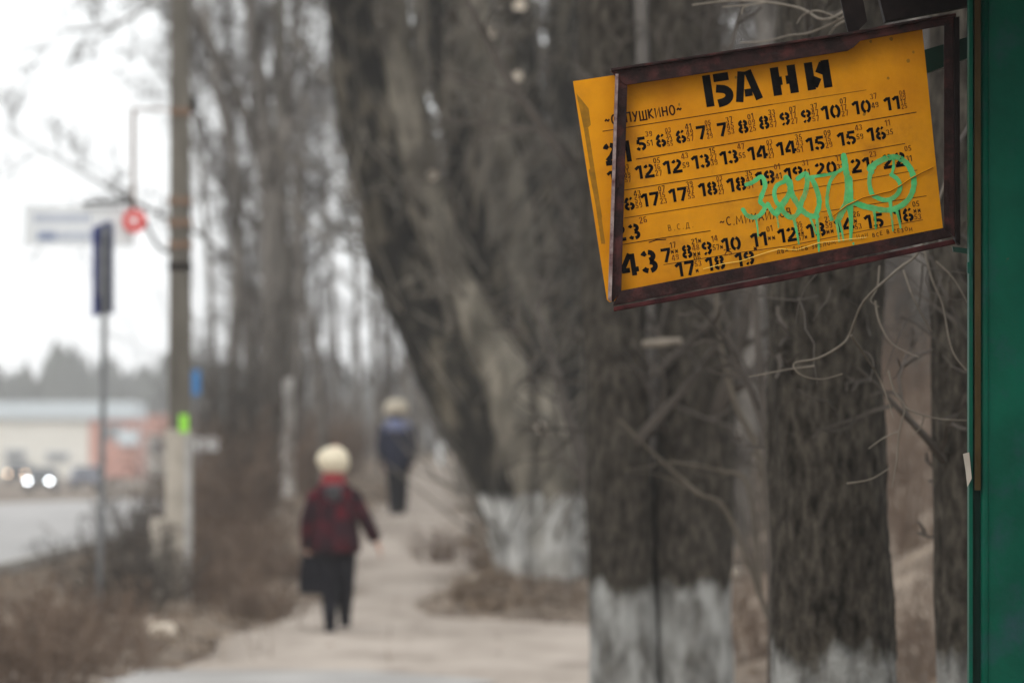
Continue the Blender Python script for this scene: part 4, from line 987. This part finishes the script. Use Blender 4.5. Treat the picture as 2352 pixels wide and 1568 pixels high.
b = MB(); b.rings([[p + wo.location for p in ell(W(px, py, dy), rx * K, ry, 20, .02, k)] for k, (px, py, dy, rx, ry) in enumerate(((767, 1086, .03, 25, .11), (767, 1080, .025, 29, .12), (766, 1070, .015, 35, .14), (764, 1056, .01, 38, .155), (765, 1043, .01, 35, .14), (767, 1033, .015, 26, .11), (768, 1026, .02, 13, .06)))]); b.build('beret', M['cream_wool'], wo, smooth=True)
b = MB()
for leg in (legL, legR):
    b.tube([p + wo.location for p in (leg[0] + Vector((0, 0, .10)), leg[0], leg[1], leg[1].lerp(leg[2], .5), leg[2] + Vector((0, 0, .02)))], (.115, .108, .072, .060, .052), 12)
b.build('trousers', M['black_cloth'], wo, smooth=True)
for leg in (legL, legR):
    b = MB(); a, t = leg[2], leg[3]; c = wo.location
    b.rings([[c + a + Vector((x * .9, y, .03)) for x, y in ((-.045, -.06), (.045, -.06), (.05, .06), (-.05, .06))], [c + a + Vector((x, y, -.02)) for x, y in ((-.045, -.075), (.045, -.075), (.05, .10), (-.05, .10))], [c + a + Vector((x, y, -.045)) for x, y in ((-.045, -.08), (.045, -.08), (.045, .17), (-.045, .17))], [c + a + Vector((x, y, -.06)) for x, y in ((-.04, -.075), (.04, -.075), (.04, .175), (-.04, .175))]]); b.build('boot', M['black_cloth'], wo, smooth=True)
bg_ = thing('shopping_bag', 'big soft black shopping bag hanging from the hand of the red-coated person', 'bag', wo.location + W(716, 1364, .03))
b = MB(); c = wo.location
b.rings([[c + p for p in (W(x0, y, -.05 + d), W(x1, y, -.05 + d), W(x1 + 1, y, .07 + d), W(x0 - 1, y, .07 + d))] for x0, x1, y, d in ((690, 744, 1364, .02), (687, 747, 1352, .02), (688, 750, 1310, .02), (693, 746, 1280, .025), (698, 738, 1274, .03))]); b.build('bag_body', M['black_cloth'], bg_)
b = MB(); b.tube([c + p for p in (W(700, 1276, .0), W(702, 1262, .02), W(708, 1284 - 26, .03), W(716, 1264, .02), W(724, 1276, .0))], [.009] * 5, 6); b.build('handle', M['black_cloth'], bg_)

# man in the dark jacket, farther up the path
YM = 78.0; KM = YM / F; mz = gz0(-1.6, YM) + .034
mo = thing('person', 'person in a navy jacket with pale blue yoke and beige hat farther up the path', 'person', (P(912, 1185, YM).x, YM, mz))
W2 = lambda px, py, dy=0.0: Vector(((px - 912) * KM, dy, EYE + (HOR - py) * KM - mz))
HM = 1.74
aL = [W2(882, 980), W2(874, 1025, -.02), W2(880, 1064, .06), W2(883, 1075, .08)]
aR = [W2(942, 980), W2(950, 1025, -.02), W2(944, 1064, .06), W2(941, 1075, .08)]
lL = [W2(902, 1085), W2(903, 1133, .05), W2(905, 1177, -.08), W2(904, 1184, .05)]
lR = [W2(923, 1085), W2(925, 1130, .12), W2(923, 1174, .22), W2(923, 1180, .36)]
skin_body(mo.location, person_joints(HM, (aL, aR), (lL, lR), .02), mo)
c = mo.location
b = MB(); b.rings([[p + c for p in ell(W2(px, py, dy), rx * KM, ry, 18, .015, 1)] for px, py, dy, rx, ry in ((912, 1082, 0, 29, .165), (912, 1060, 0, 31, .17), (912, 1030, 0, 33, .17), (912, 1003, .005, 37, .17), (912, 990, .01, 38, .16))])
for arm in (aL, aR): b.tube([p + c for p in (arm[0], arm[0].lerp(arm[1], .5), arm[1], arm[1].lerp(arm[2], .95))], (.08, .075, .066, .055), 10)
b.build('jacket', M['navy'], mo, smooth=True)
b = MB(); b.rings([[p + c for p in ell(W2(px, py, dy), rx * KM, ry, 18)] for px, py, dy, rx, ry in ((912, 990, .01, 34.5, .166), (912, 978, .015, 33, .152), (912, 968, .02, 27, .13), (912, 961, .02, 15, .09))]); b.build('yoke', M['pale_blue'], mo, smooth=True)
b = MB(); b.rings([[p + c for p in ell(W2(px, py, dy), rx * KM, ry, 18)] for px, py, dy, rx, ry in ((911, 952, .03, 24, .135), (911, 946, .025, 29, .16), (911, 934, .02, 29, .155), (911, 922, .02, 23, .13), (911, 916, .02, 12, .07))]); b.build('hat', M['beige_wool'], mo, smooth=True)
b = MB(); b.rings([[p + c for p in ell(W2(912, y, .02), 14 * KM, .085, 12)] for y in (966, 956, 950)]); b.build('collar', M['black_cloth'], mo, smooth=True)
b = MB()
for leg in (lL, lR): b.tube([p + c for p in (leg[0] + Vector((0, 0, .1)), leg[0], leg[1], leg[1].lerp(leg[2], .5), leg[2])], (.105, .1, .08, .072, .068), 10)
b.build('trousers', M['black_cloth'], mo, smooth=True)
for leg in (lL, lR):
    b = MB(); a = leg[2]
    b.rings([[c + a + Vector((x, y, z)) for x, y in ((-w, -.06), (w, -.06), (w, f), (-w, f))] for z, w, f in ((.03, .045, .06), (-.02, .05, .11), (-.045, .045, .18))]); b.build('shoe', M['black_cloth'], mo, smooth=True)

# ------------------------------------------------------------------ cars on the road
M['tyre'] = mat('tyre', (.012, .012, .012), (.022, .022, .022), scale=20, rough=.9)
M['car_glass'] = mat('car_glass', (.02, .025, .03), (.035, .04, .045), scale=4, rough=.08, spec=.6)
def car(label, px, py, Y, paint, lamp, yaw=0.0, lit=True):
    base = P(px, py, Y); base.z = gz0(base.x, Y) + .012
    t = thing('car', label, 'car', base, 'cars coming along the road')
    rot = Matrix.Rotation(yaw, 3, 'Z'); T = lambda x, y, z: base + rot @ Vector((x, y, z))
    hw = .86
    prof = [(-2.05, .35), (-2.12, .62), (-1.98, .80), (-1.05, .94), (-.35, 1.40), (.85, 1.44), (1.55, .98), (2.05, .92), (2.12, .5), (2.02, .35)]
    b = MB(); rr = []
    for xw, sh in ((-hw, .93), (-hw * .9, 1.0), (hw * .9, 1.0), (hw, .93)):
        rr.append([T(xw * (1 if z < .96 else .84), y * (sh if abs(xw) == hw else 1), z) for y, z in prof])
    b.rings(rr); b.build('body', paint, t)
    b = MB(); b.add([T(-.70, -1.03, .965), T(.70, -1.03, .965), T(.60, -.42, 1.37), T(-.60, -.42, 1.37)], [(0, 1, 2, 3)]); 
    for v in range(4): b.v[v] = tuple(Vector(b.v[v]) + rot @ Vector((0, -.012, .01)))
    b.build('windscreen', M['car_glass'], t)
    for sx in (-1, 1):
        b = MB(); b.prism([T(sx * .80, -.85, .99), T(sx * .745, -.32, 1.34), T(sx * .745, .78, 1.37), T(sx * .80, 1.35, 1.0)], rot @ Vector((sx * .02, 0, 0))); b.build('side_window', M['car_glass'], t)
        b = MB(); b.rings([[T(sx * .62 + .10 * math.cos(a), y, .66 + .075 * math.sin(a)) for a in np.arange(0, 6.2, .63)] for y in (-2.13, -2.05)]); b.build('headlight', lamp, t)
        for y in (-1.3, 1.3):
            w = b = MB(); b.rings([[T(x, y + .31 * math.cos(a), .31 + .31 * math.sin(a)) for a in np.arange(0, 6.2, .4)] for x in (sx * .64, sx * .84)]); wh = b.build('wheel', M['tyre'], t)
            b = MB(); b.rings([[T(x, y + .19 * math.cos(a), .31 + .19 * math.sin(a)) for a in np.arange(0, 6.2, .5)] for x in (sx * .83, sx * .85)]); b.build('rim', M['steel'], wh)
    b = MB(); b.box(T(0, -2.125, .45), (1.5, .06, .14), rot); b.build('bumper', M['grey_trim'], t)
    b = MB(); b.box(T(0, -2.135, .70), (.8, .04, .12), rot); b.build('grille', M['dark_steel'], t)
    return t
M['lamp_white'] = glow('lamp_white', (.93, .97, 1.0), 22); M['lamp_warm'] = glow('lamp_warm', (1.0, .70, .45), 11)
M['lamp_off'] = mat('lamp_off', (.5, .5, .52), (.6, .6, .62), scale=8, rough=.2)
car('grey car with bright white headlights on, nearest of the oncoming cars', 96, 1128, 300, mat('paint_grey', (.12, .13, .14), (.14, .15, .16), scale=3, rough=.35), M['lamp_white'])
car('dark blue car with warm yellowish headlights on, at the left edge', 44, 1100, 372, mat('paint_dark', (.03, .035, .05), (.04, .045, .06), scale=3, rough=.35), M['lamp_warm'])
car('bluish grey car with its lights off, beside the grey stop post', 198, 1112, 315, mat('paint_blue_grey', (.14, .15, .21), (.17, .18, .24), scale=3, rough=.35), M['lamp_off'])

# ------------------------------------------------------------------ long low building across the road
YD = 430.0
M['render_cream'] = mat('render_cream', (.74, .72, .65), (.84, .82, .75), scale=.2, rough=.9)
M['panel_orange'] = mat('panel_orange', (.50, .22, .16), (.58, .27, .20), scale=.3, rough=.7)
M['roof_blue'] = mat('roof_blue', (.55, .62, .66), (.62, .69, .73), scale=.2, rough=.6)
M['window_grey'] = mat('window_grey', (.16, .17, .18), (.24, .25, .26), scale=.5, rough=.3)
bl = thing('long_building', 'long low cream building with pale blue roof band and orange end', 'building', P(60, 1080, YD))
def slab(name, material, x0, x1, y0, y1, dy, depth, parent=bl, Y=YD):
    b = MB(); b.prism([P(x0, y0, Y + dy), P(x1, y0, Y + dy), P(x1, y1, Y + dy), P(x0, y1, Y + dy)], (0, depth, 0)); return b.build(name, material, parent)
wl = slab('wall', M['render_cream'], -420, 205, 960, 1100, 0, 14)
rf = slab('roof', M['roof_blue'], -430, 306, 921, 961, -.6, 16)
og = slab('orange_wall', M['panel_orange'], 205, 312, 962, 1100, -.2, 13)
for x0, x1, y0, y1 in ((104, 160, 1036, 1060), (10, 60, 1030, 1060), (-90, -40, 1030, 1060), (-200, -150, 1030, 1060)):
    w = slab('window', M['white_paint'], x0, x1, y0, y1, -.12, .12, wl); slab('pane', M['window_grey'], x0 + 3, x1 - 3, y0 + 3, y1 - 3, -.16, .04, wl)
w = slab('window', M['window_grey'], 243, 280, 975, 1008, -.34, .14, og); slab('sign_board', M['roof_blue'], 270, 320, 986, 1022, -.8, .3)
sh2 = thing('red_roof_kiosk', 'low salmon-red kiosk right of the long cream building, partly behind the stop post', 'kiosk', P(345, 1085, YD + 20))
slab('wall', M['render_cream'], 325, 420, 996, 1100, 20, 6, sh2); slab('roof', M['panel_orange'], 318, 428, 952, 996, 19.4, 7, sh2)
wk = slab('window', M['window_grey'], 345, 385, 1012, 1040, 19.85, .15, sh2)

# ------------------------------------------------------------------ air
hz = MB(); hz.box((0, 420, 11.0), (760, 960, 27.6))
hm = bpy.data.materials.new('haze'); hm.use_nodes = True; hn = hm.node_tree; hn.nodes.clear()
pv = hn.nodes.new('ShaderNodeVolumePrincipled'); pv.inputs['Color'].default_value = (.98, .985, 1, 1); pv.inputs['Density'].default_value = .00065
ho = hn.nodes.new('ShaderNodeOutputMaterial'); hn.links.new(pv.outputs[0], ho.inputs['Volume'])
tag(hz.build('haze', hm), kind='stuff')
